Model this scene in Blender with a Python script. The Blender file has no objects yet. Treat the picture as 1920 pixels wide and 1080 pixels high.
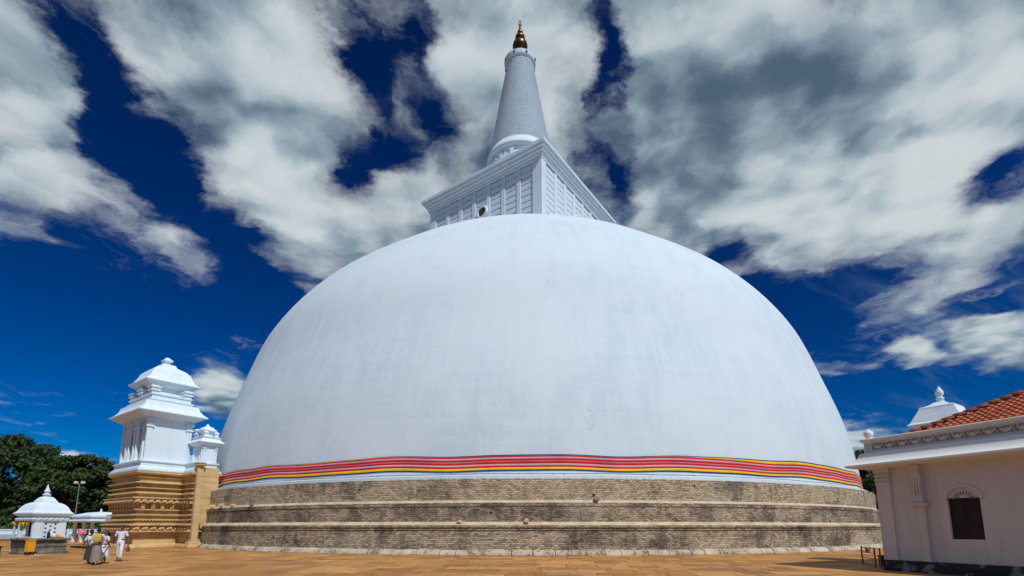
import bpy, math, random
from math import sin, cos, pi, radians, sqrt, atan2
from mathutils import Vector, Matrix, Quaternion, noise as mnoise

random.seed(7)
S = bpy.context.scene
COL = S.collection

# ------------------------------------------------------------------ camera
cam_d = bpy.data.cameras.new("camera")
cam_d.sensor_width = 36.0
cam_d.lens = 930.0 / 1920.0 * 36.0
cam_d.shift_y = (844.92 - 540.0) / 1920.0
cam_d.clip_start = 0.1
cam_d.clip_end = 4000.0
cam = bpy.data.objects.new("camera", cam_d)
cam.location = (0, 0, 1.65)
cam.rotation_euler = (radians(90 + 8.746), 0, 0)
COL.objects.link(cam)
S.camera = cam

# ------------------------------------------------------------------ light and sky
SUN_AZ, SUN_EL = radians(147.0), radians(51.0)
SUN_DIR = Vector((sin(SUN_AZ) * cos(SUN_EL), cos(SUN_AZ) * cos(SUN_EL), sin(SUN_EL)))
sun_d = bpy.data.lights.new("sun", 'SUN')
sun_d.energy = 3.8
sun_d.angle = radians(0.53)
sun_d.color = (1.0, 0.982, 0.955)
sun = bpy.data.objects.new("sun", sun_d)
sun.rotation_euler = (-SUN_DIR).to_track_quat('-Z', 'Y').to_euler()
COL.objects.link(sun)

S.view_settings.view_transform = 'Standard'
S.view_settings.look = 'None'
S.view_settings.exposure = -0.2
S.view_settings.gamma = 1.0
S.view_settings.use_curve_mapping = False
S.cycles.max_bounces = 6
S.cycles.diffuse_bounces = 3
S.cycles.transparent_max_bounces = 6

# clouds of the layer overhead, in layer coordinates (east, north) seen from below:
# centre x, centre y, half length, half width, turn, strength
CLOUDS = [
    (-0.973, 0.849, 0.421, 0.129, 2.237, 1.00),
    (-1.011, 1.036, 0.172, 0.113, 2.934, 0.55),
    (-0.941, 1.284, 0.313, 0.168, -1.386, 0.85),
    (-1.313, 1.203, 0.159, 0.093, 2.315, 0.80),
    (-0.581, 0.884, 0.433, 0.265, -1.267, 1.35),
    (-0.555, 1.213, 0.375, 0.250, -1.362, 1.00),
    (-0.410, 0.746, 0.233, 0.154, 2.635, 0.90),
    (-0.263, 1.112, 0.238, 0.187, 2.122, 0.75),
    (-0.237, 0.883, 0.114, 0.090, 2.234, 0.35),
    (-0.010, 0.820, 0.393, 0.202, -1.590, 1.30),
    (0.123, 1.033, 0.216, 0.110, -1.818, 0.50),
    (0.401, 0.891, 0.444, 0.248, -2.199, 1.40),
    (0.682, 0.844, 0.499, 0.318, -2.869, 1.50),
    (0.838, 1.237, 0.459, 0.310, -2.906, 1.10),
    (0.988, 1.038, 0.358, 0.211, 0.671, 0.90),
    (0.878, 0.790, 0.360, 0.160, 0.536, 1.00),
    (0.381, 1.201, 0.292, 0.162, -2.517, 0.70),
    (1.281, 1.492, 0.348, 0.194, 1.417, 1.20),
    (1.349, 1.278, 0.256, 0.149, 0.880, 0.70),
    (1.796, 1.772, 0.468, 0.249, 0.642, 1.75),
    (1.590, 1.915, 0.244, 0.098, 0.803, 1.50),
    (-1.502, 2.461, 0.546, 0.186, 2.143, 2.60),
    (-3.084, 3.515, 0.607, 0.164, -0.940, 1.60),
    (2.244, 3.158, 0.686, 0.197, 0.942, 1.60),
    (-0.811, 0.775, 0.220, 0.071, 2.158, -1.25),
    (-0.840, 0.988, 0.298, 0.126, 1.930, -1.15),
    (-0.766, 1.264, 0.392, 0.181, -1.632, -1.00),
    (-0.266, 0.797, 0.143, 0.066, -1.544, -1.10),
    (-0.187, 0.725, 0.073, 0.047, -1.658, -0.80),
    (-0.399, 1.065, 0.177, 0.094, 2.443, -1.15),
    (-0.161, 0.915, 0.153, 0.073, -1.773, -1.00),
    (-0.272, 1.007, 0.127, 0.069, -1.501, -0.80),
    (0.184, 0.779, 0.185, 0.036, -1.809, -1.25),
    (0.223, 1.104, 0.194, 0.076, -1.936, -0.90),
    (0.644, 1.355, 0.151, 0.124, 0.791, -0.90),
    (1.134, 1.050, 0.185, 0.131, 1.096, -1.10),
    (1.560, 1.519, 0.184, 0.115, 2.460, -1.30),
    (1.640, 1.798, 0.210, 0.046, 0.841, -0.80),
    (1.062, 1.670, 0.418, 0.247, 2.664, -0.80),
    (0.803, 1.524, 0.322, 0.097, -2.481, -0.70),
    (-1.524, 1.729, 0.891, 0.508, 2.791, -1.20),
    (-0.813, 1.622, 0.408, 0.181, -1.828, -1.00),
    (1.906, 2.326, 0.726, 0.403, -3.076, -0.90),
    (-1.964, 2.845, 1.003, 0.688, 2.669, -0.90),
    (-1.146, 1.148, 0.112, 0.077, 2.871, -0.30),
]

# grey undersides of the same layer
BELLIES = [
    (-0.638, 0.824, 0.191, 0.104, 1.959, 0.80),
    (-0.896, 0.810, 0.185, 0.051, 2.186, 0.35),
    (0.440, 0.960, 0.336, 0.274, 2.734, 0.85),
    (0.519, 0.809, 0.297, 0.164, 2.847, 0.45),
    (0.427, 1.089, 0.254, 0.122, -2.839, 0.35),
    (-0.646, 0.703, 0.116, 0.058, 2.873, 0.20),
    (0.000, 1.004, 0.168, 0.075, -1.976, 0.35),
    (1.996, 1.986, 0.308, 0.152, -3.089, 0.70),
    (-1.634, 2.712, 0.351, 0.176, 2.215, 1.00),
    (2.385, 3.375, 0.392, 0.178, 0.886, 0.60),
    (-0.560, 1.193, 0.289, 0.169, -1.528, -0.25),
    (-0.374, 0.747, 0.158, 0.100, 2.851, -0.20),
    (1.038, 1.199, 0.309, 0.273, 0.861, -0.35),
    (0.825, 0.764, 0.202, 0.094, -2.646, -0.10),
    (-0.396, 1.308, 0.244, 0.137, 3.072, 0.20),
    (-0.505, 0.950, 0.241, 0.113, -1.465, 0.12),
]

def make_world():
    w = bpy.data.worlds.new("World")
    S.world = w
    w.use_nodes = True
    nt = w.node_tree
    N, L = nt.nodes, nt.links
    bg = N["Background"]
    bg.inputs[1].default_value = 0.1
    def nd(t, **kw):
        n = N.new(t)
        for k, v in kw.items():
            setattr(n, k, v)
        return n
    def val(x, inp):
        if hasattr(x, "links"):
            L.new(x, inp)
        else:
            inp.default_value = x
    def M(op, a, b=None, c=None, clamp=False):
        n = nd('ShaderNodeMath', operation=op, use_clamp=clamp)
        for i, x in enumerate((a, b, c)):
            if x is not None:
                val(x, n.inputs[i])
        return n.outputs[0]
    def VM(op, a, b=None, scale=None):
        n = nd('ShaderNodeVectorMath', operation=op)
        val(a, n.inputs[0])
        if b is not None:
            val(b, n.inputs[1])
        if scale is not None:
            val(scale, n.inputs['Scale'])
        return n.outputs[0]
    def mix(f, a, b):
        n = nd('ShaderNodeMix', data_type='RGBA')
        val(f, n.inputs[0]); val(a, n.inputs[6]); val(b, n.inputs[7])
        return n.outputs[2]
    def mixf(f, a, b):
        n = nd('ShaderNodeMix', data_type='FLOAT')
        val(f, n.inputs[0]); val(a, n.inputs[2]); val(b, n.inputs[3])
        return n.outputs[0]
    def ss(x, lo, hi):
        n = nd('ShaderNodeMapRange', interpolation_type='SMOOTHSTEP')
        val(x, n.inputs[0]); n.inputs[1].default_value = lo; n.inputs[2].default_value = hi
        return n.outputs[0]
    def noise(vec, scale, detail=6.0, rough=0.55, dist=0.0, col=False, lac=2.0):
        n = nd('ShaderNodeTexNoise', noise_dimensions='3D')
        L.new(vec, n.inputs['Vector'])
        n.inputs['Scale'].default_value = scale
        n.inputs['Detail'].default_value = detail
        n.inputs['Roughness'].default_value = rough
        n.inputs['Distortion'].default_value = dist
        n.inputs['Lacunarity'].default_value = lac
        return n.outputs[1] if col else n.outputs[0]

    sky = nd('ShaderNodeTexSky', sky_type='NISHITA', sun_disc=False)
    sky.sun_elevation = SUN_EL
    sky.sun_rotation = SUN_AZ
    sky.air_density = 1.0
    sky.dust_density = 0.3
    sky.ozone_density = 2.0
    # deep polarised blue
    tint = nd('ShaderNodeMix', data_type='RGBA', blend_type='MULTIPLY')
    tint.inputs[0].default_value = 1.0
    L.new(sky.outputs[0], tint.inputs[6])
    tint.inputs[7].default_value = (0.028, 0.25, 0.52, 1)
    gm = nd('ShaderNodeGamma'); gm.inputs[1].default_value = 1.65
    L.new(tint.outputs[2], gm.inputs[0])
    t2 = nd('ShaderNodeMix', data_type='RGBA', blend_type='MULTIPLY')
    t2.inputs[0].default_value = 1.0
    L.new(gm.outputs[0], t2.inputs[6]); t2.inputs[7].default_value = (0.1, 0.98, 0.60, 1)
    blue = t2.outputs[2]

    d = nd('ShaderNodeTexCoord').outputs['Generated']
    sep = nd('ShaderNodeSeparateXYZ'); L.new(d, sep.inputs[0])
    dz = M('MAXIMUM', sep.outputs[2], 0.0)
    den = M('ADD', dz, 0.12)
    cmb = nd('ShaderNodeCombineXYZ')
    L.new(M('DIVIDE', sep.outputs[0], den), cmb.inputs[0])
    L.new(M('DIVIDE', sep.outputs[1], den), cmb.inputs[1])
    p = cmb.outputs[0]
    # wind-drawn warp of the layer
    wv = VM('SUBTRACT', noise(p, 1.6, 4.0, 0.55, col=True), (0.5, 0.5, 0.5))
    pw = VM('ADD', p, VM('SCALE', wv, scale=0.34))
    wv2 = VM('SUBTRACT', noise(p, 6.0, 6.0, 0.65, col=True), (0.5, 0.5, 0.5))
    pw = VM('ADD', pw, VM('SCALE', wv2, scale=0.17))
    n_low = noise(p, 0.9, 3.0, 0.5)
    field = M('MULTIPLY', M('SUBTRACT', n_low, 0.5), 0.9)
    # the rest of the sky, behind the camera, is as cloudy as the part in view
    field = M('ADD', field, mixf(ss(sep.outputs[1], -0.35, 0.15), 0.10, 0.0))
    field = M('SUBTRACT', field, M('MULTIPLY', ss(dz, 0.55, 0.15), 0.42))
    for (cx, cy, ra, rb, rot, wt) in CLOUDS:
        mp = nd('ShaderNodeMapping', vector_type='TEXTURE')
        L.new(pw, mp.inputs[0])
        mp.inputs[1].default_value = (cx, cy, 0)
        mp.inputs[2].default_value = (0, 0, rot)
        mp.inputs[3].default_value = (ra, rb, 1)
        g = nd('ShaderNodeTexGradient', gradient_type='SPHERICAL')
        L.new(mp.outputs[0], g.inputs[0])
        field = M('MULTIPLY_ADD', g.outputs[1], wt, field)
    base = field
    n_mid = noise(pw, 2.2, 10.0, 0.58, 0.2)
    n_fine = noise(pw, 8.0, 9.0, 0.66, 0.5)
    f = M('MULTIPLY_ADD', M('SUBTRACT', n_mid, 0.5), 1.9, base)
    f = M('MULTIPLY_ADD', M('SUBTRACT', n_fine, 0.5), 1.0, f)
    def puff(vec, scale):
        v = nd('ShaderNodeTexVoronoi', feature='SMOOTH_F1', voronoi_dimensions='2D')
        L.new(vec, v.inputs['Vector']); v.inputs['Scale'].default_value = scale
        v.inputs['Smoothness'].default_value = 0.6
        return v.outputs['Distance']
    pv = VM('ADD', p, VM('SCALE', wv, scale=0.22))
    pv = VM('ADD', pv, VM('SCALE', wv2, scale=0.10))
    pf1, pf2 = puff(pv, 4.2), puff(pv, 10.0)
    puffs = M('ADD', M('MULTIPLY', M('SUBTRACT', 0.45, pf1), 1.0), M('MULTIPLY', M('SUBTRACT', 0.45, pf2), 0.55))
    f = M('ADD', f, M('MULTIPLY', puffs, 0.75))
    alpha = M('POWER', ss(f, -0.25, 1.05), 0.88)
    wisp = noise(pw, 4.5, 10.0, 0.68, 1.2)
    fw = M('MULTIPLY_ADD', M('SUBTRACT', wisp, 0.5), 2.6, M('MULTIPLY', base, 0.75))
    a2 = M('MULTIPLY', ss(fw, -0.30, 0.75), 0.55)
    alpha = M('SUBTRACT', 1.0, M('MULTIPLY', M('SUBTRACT', 1.0, alpha), M('SUBTRACT', 1.0, a2)))
    # thin high streaks
    st = nd('ShaderNodeMapping', vector_type='TEXTURE')
    L.new(p, st.inputs[0])
    st.inputs[2].default_value = (0, 0, radians(25)); st.inputs[3].default_value = (3.2, 0.55, 1)
    cir = ss(noise(st.outputs[0], 2.0, 8.0, 0.62, 0.6), 0.50, 0.82)
    cir = M('MULTIPLY', cir, M('MULTIPLY', ss(dz, 0.60, 0.25), ss(sep.outputs[0], 0.25, 0.5)))
    # shade: broad grey bellies, bright sunlit billows
    n_soft = noise(p, 1.3, 3.0, 0.5)
    n_bil = noise(pw, 4.0, 7.0, 0.55, 0.2)
    n_bil2 = noise(VM('ADD', pw, (0.04, -0.07, 0.0)), 4.0, 7.0, 0.55, 0.2)
    grey = M('MULTIPLY_ADD', M('SUBTRACT', n_soft, 0.5), 1.1, 0.26)
    pg = VM('ADD', p, VM('SCALE', wv, scale=0.30))
    for (cx, cy, ra, rb, rot, wt) in BELLIES:
        mp = nd('ShaderNodeMapping', vector_type='TEXTURE')
        L.new(pg, mp.inputs[0])
        mp.inputs[1].default_value = (cx, cy, 0)
        mp.inputs[2].default_value = (0, 0, rot)
        mp.inputs[3].default_value = (ra, rb, 1)
        gq = nd('ShaderNodeTexGradient', gradient_type='SPHERICAL')
        L.new(mp.outputs[0], gq.inputs[0])
        grey = M('MULTIPLY_ADD', gq.outputs[1], wt, grey)
    grey = M('ADD', grey, M('MULTIPLY', M('SUBTRACT', n_bil2, n_bil), 1.6))
    pso = VM('ADD', pv, (0.03, -0.06, 0.0))
    psun = M('ADD', M('MULTIPLY', puff(pso, 4.2), 1.0), M('MULTIPLY', puff(pso, 10.0), 0.55))
    pnow = M('ADD', M('MULTIPLY', pf1, 1.0), M('MULTIPLY', pf2, 0.55))
    grey = M('ADD', grey, M('MULTIPLY', M('SUBTRACT', pnow, psun), 1.0))
    grey = M('MULTIPLY_ADD', M('SUBTRACT', n_fine, 0.5), -0.22, grey)
    grey = ss(grey, -0.38, 1.45)
    ramp = nd('ShaderNodeValToRGB')
    cr = ramp.color_ramp
    cr.elements[0].position = 0.0; cr.elements[0].color = (0.86, 0.94, 0.98, 1)
    cr.elements[1].position = 1.0; cr.elements[1].color = (0.11, 0.175, 0.265, 1)
    e = cr.elements.new(0.28); e.color = (0.64, 0.755, 0.825, 1)
    e = cr.elements.new(0.55); e.color = (0.40, 0.53, 0.62, 1)
    L.new(grey, ramp.inputs[0])
    c1 = mix(M('MULTIPLY', cir, 0.45), blue, (3.0, 4.4, 5.6, 1))
    out = mix(alpha, c1, VM('SCALE', ramp.outputs[0], scale=8.0))
    # below the horizon the ground sheet covers everything; keep the sky's own colour there
    L.new(out, bg.inputs[0])
    w.cycles.sampling_method = 'MANUAL'
    w.cycles.sample_map_resolution = 512
make_world()

# ------------------------------------------------------------------ helpers
class MB:
    def __init__(s):
        s.v, s.f, s.uv, s.mi, s.c = [], [], {}, [], {}
    def add(s, verts, faces, mi=0):
        b = len(s.v)
        s.v += [tuple(q) for q in verts]
        for fc in faces:
            s.f.append(tuple(b + i for i in fc)); s.mi.append(mi)
        return b
    def box(s, x0, x1, y0, y1, z0, z1, mi=0):
        s.add([(x0,y0,z0),(x1,y0,z0),(x1,y1,z0),(x0,y1,z0),(x0,y0,z1),(x1,y0,z1),(x1,y1,z1),(x0,y1,z1)],
              [(0,3,2,1),(4,5,6,7),(0,1,5,4),(1,2,6,5),(2,3,7,6),(3,0,4,7)], mi)
        return s
    def loft(s, rings, cap0=True, cap1=True, mi=0, closed=True):
        n = len(rings[0]); vs = [q for r in rings for q in r]; fs = []
        for i in range(len(rings) - 1):
            for j in range(n if closed else n - 1):
                k = (j + 1) % n
                fs.append((i*n+j, i*n+k, (i+1)*n+k, (i+1)*n+j))
        if cap0: fs.append(tuple(range(n - 1, -1, -1)))
        if cap1: fs.append(tuple(range((len(rings)-1)*n, len(rings)*n)))
        s.add(vs, fs, mi)
        return s
    def rect(s, prof, x0, x1, y0, y1, mi=0):
        """stack of rectangles; prof = [(outward offset, z)]"""
        return s.loft([[(x0-o,y0-o,z),(x1+o,y0-o,z),(x1+o,y1+o,z),(x0-o,y1+o,z)] for o, z in prof], mi=mi)
    def lathe(s, prof, n=24, cx=0, cy=0, mi=0, a0=0):
        return s.loft([[(cx+r*cos(a0+2*pi*k/n), cy+r*sin(a0+2*pi*k/n), z) for k in range(n)] for r, z in prof], mi=mi)
    def tube(s, pts, rad, n=8, mi=0):
        pts = [Vector(q) for q in pts]; rings = []
        for i, q in enumerate(pts):
            t = (pts[min(i+1,len(pts)-1)] - pts[max(i-1,0)])
            if t.length < 1e-9: t = Vector((0,0,1))
            t.normalize()
            a = t.cross(Vector((0,0,1)))
            if a.length < 1e-3: a = t.cross(Vector((0,1,0)))
            a.normalize(); b = t.cross(a)
            r = rad[i] if isinstance(rad, (list, tuple)) else rad
            rings.append([q + a*(r*cos(-2*pi*k/n)) + b*(r*sin(-2*pi*k/n)) for k in range(n)])
        return s.loft(rings, mi=mi)
    def ball(s, c, rx, ry=None, rz=None, n=12, m=7, mi=0):
        ry = ry or rx; rz = rz or rx
        rings = []
        for i in range(m + 1):
            a = -pi/2 + pi*(0.04 + 0.92*i/m)
            rings.append([(c[0]+rx*cos(a)*cos(2*pi*k/n), c[1]+ry*cos(a)*sin(2*pi*k/n), c[2]+rz*sin(a)) for k in range(n)])
        return s.loft(rings, mi=mi)
    def mesh(s, name, mats, smooth=False):
        me = bpy.data.meshes.new(name)
        me.from_pydata(s.v, [], s.f)
        for m in (mats if isinstance(mats, (list, tuple)) else [mats]):
            me.materials.append(m)
        if any(s.mi):
            me.polygons.foreach_set('material_index', s.mi)
        if smooth:
            me.polygons.foreach_set('use_smooth', [True]*len(me.polygons))
        me.update()
        return me
    def build(s, name, mats, parent=None, smooth=False, bevel=0.0, angle=None):
        me = s.mesh(name, mats, smooth or angle is not None)
        if angle is not None:
            me.set_sharp_from_angle(angle=radians(angle))
        return link(name, me, parent, bevel)

def link(name, me, parent=None, bevel=0.0, loc=None, rot=None, scale=None):
    o = bpy.data.objects.new(name, me)
    COL.objects.link(o)
    if parent is not None: o.parent = parent
    if loc is not None: o.location = loc
    if rot is not None: o.rotation_euler = rot
    if scale is not None: o.scale = scale
    if bevel:
        b = o.modifiers.new('bevel', 'BEVEL'); b.width = bevel; b.segments = 2; b.limit_method = 'ANGLE'
    return o

def tag(o, label=None, cat=None, group=None, kind=None):
    if label: o['label'] = label
    if cat: o['category'] = cat
    if group: o['group'] = group
    if kind: o['kind'] = kind
    return o

def thing(name, label, cat, loc=(0,0,0), rotz=0.0, group=None):
    o = bpy.data.objects.new(name, None)
    COL.objects.link(o)
    o.empty_display_size = 0.3
    o.location = loc; o.rotation_euler = (0, 0, rotz)
    return tag(o, label, cat, group)

def set_uv(me, fn):
    """fn(vertex co, loop's face) -> (u, v)"""
    uv = me.uv_layers.new(name='UVMap')
    for poly in me.polygons:
        for li in poly.loop_indices:
            uv.data[li].uv = fn(me.vertices[me.loops[li].vertex_index].co, poly)

# ------------------------------------------------------------------ materials
def material(name):
    m = bpy.data.materials.new(name); m.use_nodes = True
    nt = m.node_tree
    return m, nt, nt.nodes, nt.links, nt.nodes['Principled BSDF']

class NG:
    """small node-graph helper"""
    def __init__(s, name):
        s.m, s.nt, s.N, s.L, s.b = material(name)
    def nd(s, t, **kw):
        n = s.N.new(t)
        for k, v in kw.items(): setattr(n, k, v)
        return n
    def put(s, x, inp):
        if hasattr(x, 'links'): s.L.new(x, inp)
        else: inp.default_value = x
    def coord(s, which='Object'):
        if which == 'Position': return s.nd('ShaderNodeNewGeometry').outputs['Position']
        return s.nd('ShaderNodeTexCoord').outputs[which]
    def mapping(s, v, scale=(1,1,1), loc=(0,0,0)):
        n = s.nd('ShaderNodeMapping'); s.L.new(v, n.inputs[0]); n.inputs[3].default_value = scale; n.inputs[1].default_value = loc
        return n.outputs[0]
    def noise(s, v, scale, detail=5, rough=0.55, dist=0.0, out=0):
        n = s.nd('ShaderNodeTexNoise'); s.L.new(v, n.inputs['Vector'])
        n.inputs['Scale'].default_value = scale; n.inputs['Detail'].default_value = detail
        n.inputs['Roughness'].default_value = rough; n.inputs['Distortion'].default_value = dist
        return n.outputs[out]
    def math(s, op, a, b=None, clamp=False):
        n = s.nd('ShaderNodeMath', operation=op, use_clamp=clamp); s.put(a, n.inputs[0])
        if b is not None: s.put(b, n.inputs[1])
        return n.outputs[0]
    def ss(s, x, lo, hi, a=0.0, b=1.0):
        n = s.nd('ShaderNodeMapRange', interpolation_type='SMOOTHSTEP'); s.put(x, n.inputs[0])
        for i, q in enumerate((lo, hi, a, b)): n.inputs[i+1].default_value = q
        return n.outputs[0]
    def mix(s, f, a, b, blend='MIX'):
        n = s.nd('ShaderNodeMix', data_type='RGBA', blend_type=blend)
        s.put(f, n.inputs[0])
        s.put(a if hasattr(a, 'links') else (*a, 1) if len(a) == 3 else a, n.inputs[6])
        s.put(b if hasattr(b, 'links') else (*b, 1) if len(b) == 3 else b, n.inputs[7])
        return n.outputs[2]
    def bump(s, h, strength=0.3, dist=0.02):
        n = s.nd('ShaderNodeBump'); s.L.new(h, n.inputs['Height'])
        n.inputs['Strength'].default_value = strength; n.inputs['Distance'].default_value = dist
        s.L.new(n.outputs[0], s.b.inputs['Normal'])
    def color(s, c): s.put(c if hasattr(c, 'links') else (*c, 1), s.b.inputs['Base Color'])
    def rough(s, r): s.put(r, s.b.inputs['Roughness'])
    def spec(s, v): s.b.inputs['Specular IOR Level'].default_value = v

def simple(name, col, rough=0.7, var=0.12, scale=6.0, bump=0.0, metal=0.0, coord='Object', bscale=40.0, spec=0.35, dist=0.01):
    g = NG(name)
    v = g.coord(coord)
    n = g.noise(v, scale, 6, 0.6)
    lo = tuple(max(0, c*(1-var*1.6)) for c in col); hi = tuple(min(1, c*(1+var)) for c in col)
    g.color(g.mix(g.ss(n, 0.3, 0.7), lo, hi))
    g.rough(rough); g.spec(spec)
    g.b.inputs['Metallic'].default_value = metal
    if bump:
        g.bump(g.noise(v, bscale, 5, 0.6), bump, dist)
    return g.m

def whitewash(name, col, dirt, amount=0.35, streak=1.0, bump=0.25, scale=1.0):
    g = NG(name)
    v = g.coord('Position')
    big = g.noise(v, 0.35*scale, 5, 0.55)
    st = g.noise(g.mapping(v, (2.2*streak*scale, 2.2*streak*scale, 0.18*scale)), 1.0, 6, 0.6)
    fine = g.noise(v, 9.0*scale, 6, 0.65)
    k = g.math('MULTIPLY', g.ss(g.math('ADD', g.math('MULTIPLY', big, 0.45), g.math('MULTIPLY', st, 0.55)), 0.48, 0.72), amount)
    k2 = g.math('MULTIPLY', g.ss(fine, 0.52, 0.75), amount*0.35)
    g.color(g.mix(g.math('ADD', k, k2, True), col, dirt))
    g.rough(0.72); g.spec(0.25)
    g.bump(fine, bump, 0.02)
    return g.m

WHITE = whitewash('white_plaster', (0.675, 0.785, 0.855), (0.42, 0.47, 0.48), 0.40, 1.5)
WHITE_SHADY = whitewash('aged_shaded_plaster', (0.70, 0.67, 0.63), (0.42, 0.38, 0.33), 0.5, 1.2)  # warmer, darker copy of WHITE with dirt; shade put into the colour

def dome_mat():
    g = NG('dome_limewash')
    uv = g.coord('UV')
    pos = g.coord('Position')
    big = g.noise(pos, 0.09, 5, 0.6)
    mid = g.noise(g.mapping(uv, (0.55, 0.22, 1)), 1.0, 7, 0.62)
    brush_v = g.noise(g.mapping(uv, (2.6, 0.12, 1)), 1.0, 5, 0.6)
    brush_h = g.noise(g.mapping(uv, (0.10, 2.4, 1)), 1.0, 5, 0.6)
    fine = g.noise(uv, 4.0, 7, 0.7)
    k = g.math('ADD', g.math('MULTIPLY', mid, 0.40), g.math('MULTIPLY', brush_v, 0.22))
    k = g.math('ADD', k, g.math('MULTIPLY', brush_h, 0.18))
    k = g.math('ADD', k, g.math('MULTIPLY', fine, 0.20))
    c = g.mix(g.ss(k, 0.43, 0.58), (0.60, 0.705, 0.765), (0.525, 0.635, 0.70))
    c = g.mix(g.ss(big, 0.35, 0.70), c, (0.635, 0.72, 0.77))
    run_ = g.ss(g.noise(g.mapping(uv, (0.9, 0.03, 1)), 1.0, 6, 0.7), 0.55, 0.70)
    c = g.mix(g.math('MULTIPLY', run_, 0.16), c, (0.46, 0.53, 0.57))
    spots = g.ss(g.noise(g.mapping(uv, (0.25, 0.16, 1)), 1.0, 8, 0.75), 0.55, 0.74)
    c = g.mix(g.math('MULTIPLY', spots, g.math('MULTIPLY', g.ss(fine, 0.42, 0.62), 0.7)), c, (0.40, 0.46, 0.49))
    g.color(c); g.rough(0.75); g.spec(0.2)
    g.bump(g.math('ADD', fine, g.math('MULTIPLY', mid, 1.5)), 0.35, 0.05)
    return g.m
DOME = dome_mat()

def brick_mat(name, light, dark, stain, stain_col=(0.035, 0.032, 0.028), bw=0.26, rh=0.11):
    g = NG(name)
    uv = g.coord('UV')
    jit = g.nd('ShaderNodeVectorMath', operation='MULTIPLY_ADD')
    g.L.new(g.noise(uv, 1.8, 4, 0.6, out=1), jit.inputs[0]); jit.inputs[1].default_value = (0.12, 0.07, 0); g.L.new(uv, jit.inputs[2])
    b = g.nd('ShaderNodeTexBrick')
    g.L.new(jit.outputs[0], b.inputs['Vector'])
    b.inputs['Scale'].default_value = 1.0
    b.inputs['Brick Width'].default_value = bw; b.inputs['Row Height'].default_value = rh
    b.inputs['Mortar Size'].default_value = 0.014; b.inputs['Mortar Smooth'].default_value = 0.3
    b.inputs['Color1'].default_value = (0, 0, 0, 1); b.inputs['Color2'].default_value = (1, 1, 1, 1)
    b.inputs['Mortar'].default_value = (0.5, 0.5, 0.5, 1); b.inputs['Bias'].default_value = 0.0
    rnd = g.nd('ShaderNodeSeparateColor'); g.L.new(b.outputs[0], rnd.inputs[0])
    fine = g.noise(uv, 11.0, 5, 0.7)
    pit = g.noise(g.mapping(uv, (5.5, 13.0, 1)), 1.0, 4, 0.7)
    t = g.math('ADD', g.math('MULTIPLY', rnd.outputs[0], 0.45), g.math('MULTIPLY', pit, 1.1))
    c = g.mix(g.ss(t, 0.45, 1.1), dark, light)
    c = g.mix(g.ss(fine, 0.50, 0.78), c, tuple(min(1, q*1.45) for q in light))
    warm = g.noise(uv, 0.45, 4, 0.6)
    c = g.mix(g.math('MULTIPLY', g.ss(warm, 0.52, 0.70), 0.35), c, (0.36, 0.225, 0.14))
    c = g.mix(g.math('MULTIPLY', b.outputs['Fac'], 0.62), c, (0.075, 0.06, 0.047))
    # rain stains: patches and vertical runs
    patch = g.noise(g.mapping(uv, (0.30, 0.55, 1)), 1.0, 6, 0.65)
    run = g.noise(g.mapping(uv, (0.9, 0.10, 1)), 1.0, 6, 0.7)
    k = g.math('ADD', g.math('MULTIPLY', patch, 0.6), g.math('MULTIPLY', run, 0.4))
    k = g.ss(k, 0.545 - 0.09*stain, 0.60)
    k = g.math('MULTIPLY', k, g.ss(fine, 0.80, 0.30, 0.30, 0.95))
    c = g.mix(g.math('MULTIPLY', k, min(1.0, 0.6+stain*0.4)), c, stain_col)
    pale = g.ss(g.noise(g.mapping(uv, (0.22, 0.5, 1), (9.1, 4.0, 0)), 1.0, 5, 0.6), 0.52, 0.66)
    c = g.mix(g.math('MULTIPLY', pale, g.ss(fine, 0.40, 0.60, 0.1, 0.55)), c, (0.66, 0.57, 0.43))
    drip = g.ss(g.noise(g.mapping(uv, (0.42, 0.04, 1), (3.7*stain, 0, 0)), 1.0, 6, 0.78), 0.615, 0.66)
    c = g.mix(g.math('MULTIPLY', drip, g.ss(fine, 0.72, 0.35, 0.4, 0.9)), c, (0.028, 0.026, 0.024))
    g.color(c); g.rough(0.9); g.spec(0.15)
    h = g.math('SUBTRACT', g.math('ADD', g.math('MULTIPLY', rnd.outputs[0], 0.5), g.math('MULTIPLY', pit, 0.9)), g.math('MULTIPLY', b.outputs['Fac'], 1.0))
    g.bump(h, 0.9, 0.035)
    return g.m
BRICK_LOW = brick_mat('old_brick_lower', (0.64, 0.52, 0.365), (0.18, 0.135, 0.093), 1.0)
BRICK_MID = brick_mat('old_brick_middle', (0.59, 0.48, 0.34), (0.15, 0.115, 0.08), 1.4)
BRICK_TOP = brick_mat('old_brick_upper', (0.70, 0.57, 0.395), (0.25, 0.19, 0.125), 0.55)

def coping_mat():
    g = NG('pale_coping')
    uv = g.coord('UV')
    n = g.noise(uv, 1.2, 7, 0.65); f = g.noise(uv, 9, 5, 0.6)
    c = g.mix(g.ss(n, 0.35, 0.62), (0.62, 0.51, 0.36), (0.46, 0.35, 0.23))
    c = g.mix(g.ss(f, 0.58, 0.74), c, (0.16, 0.12, 0.09))
    g.color(c); g.rough(0.85); g.bump(f, 0.5, 0.03)
    return g.m
COPING = coping_mat()

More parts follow.
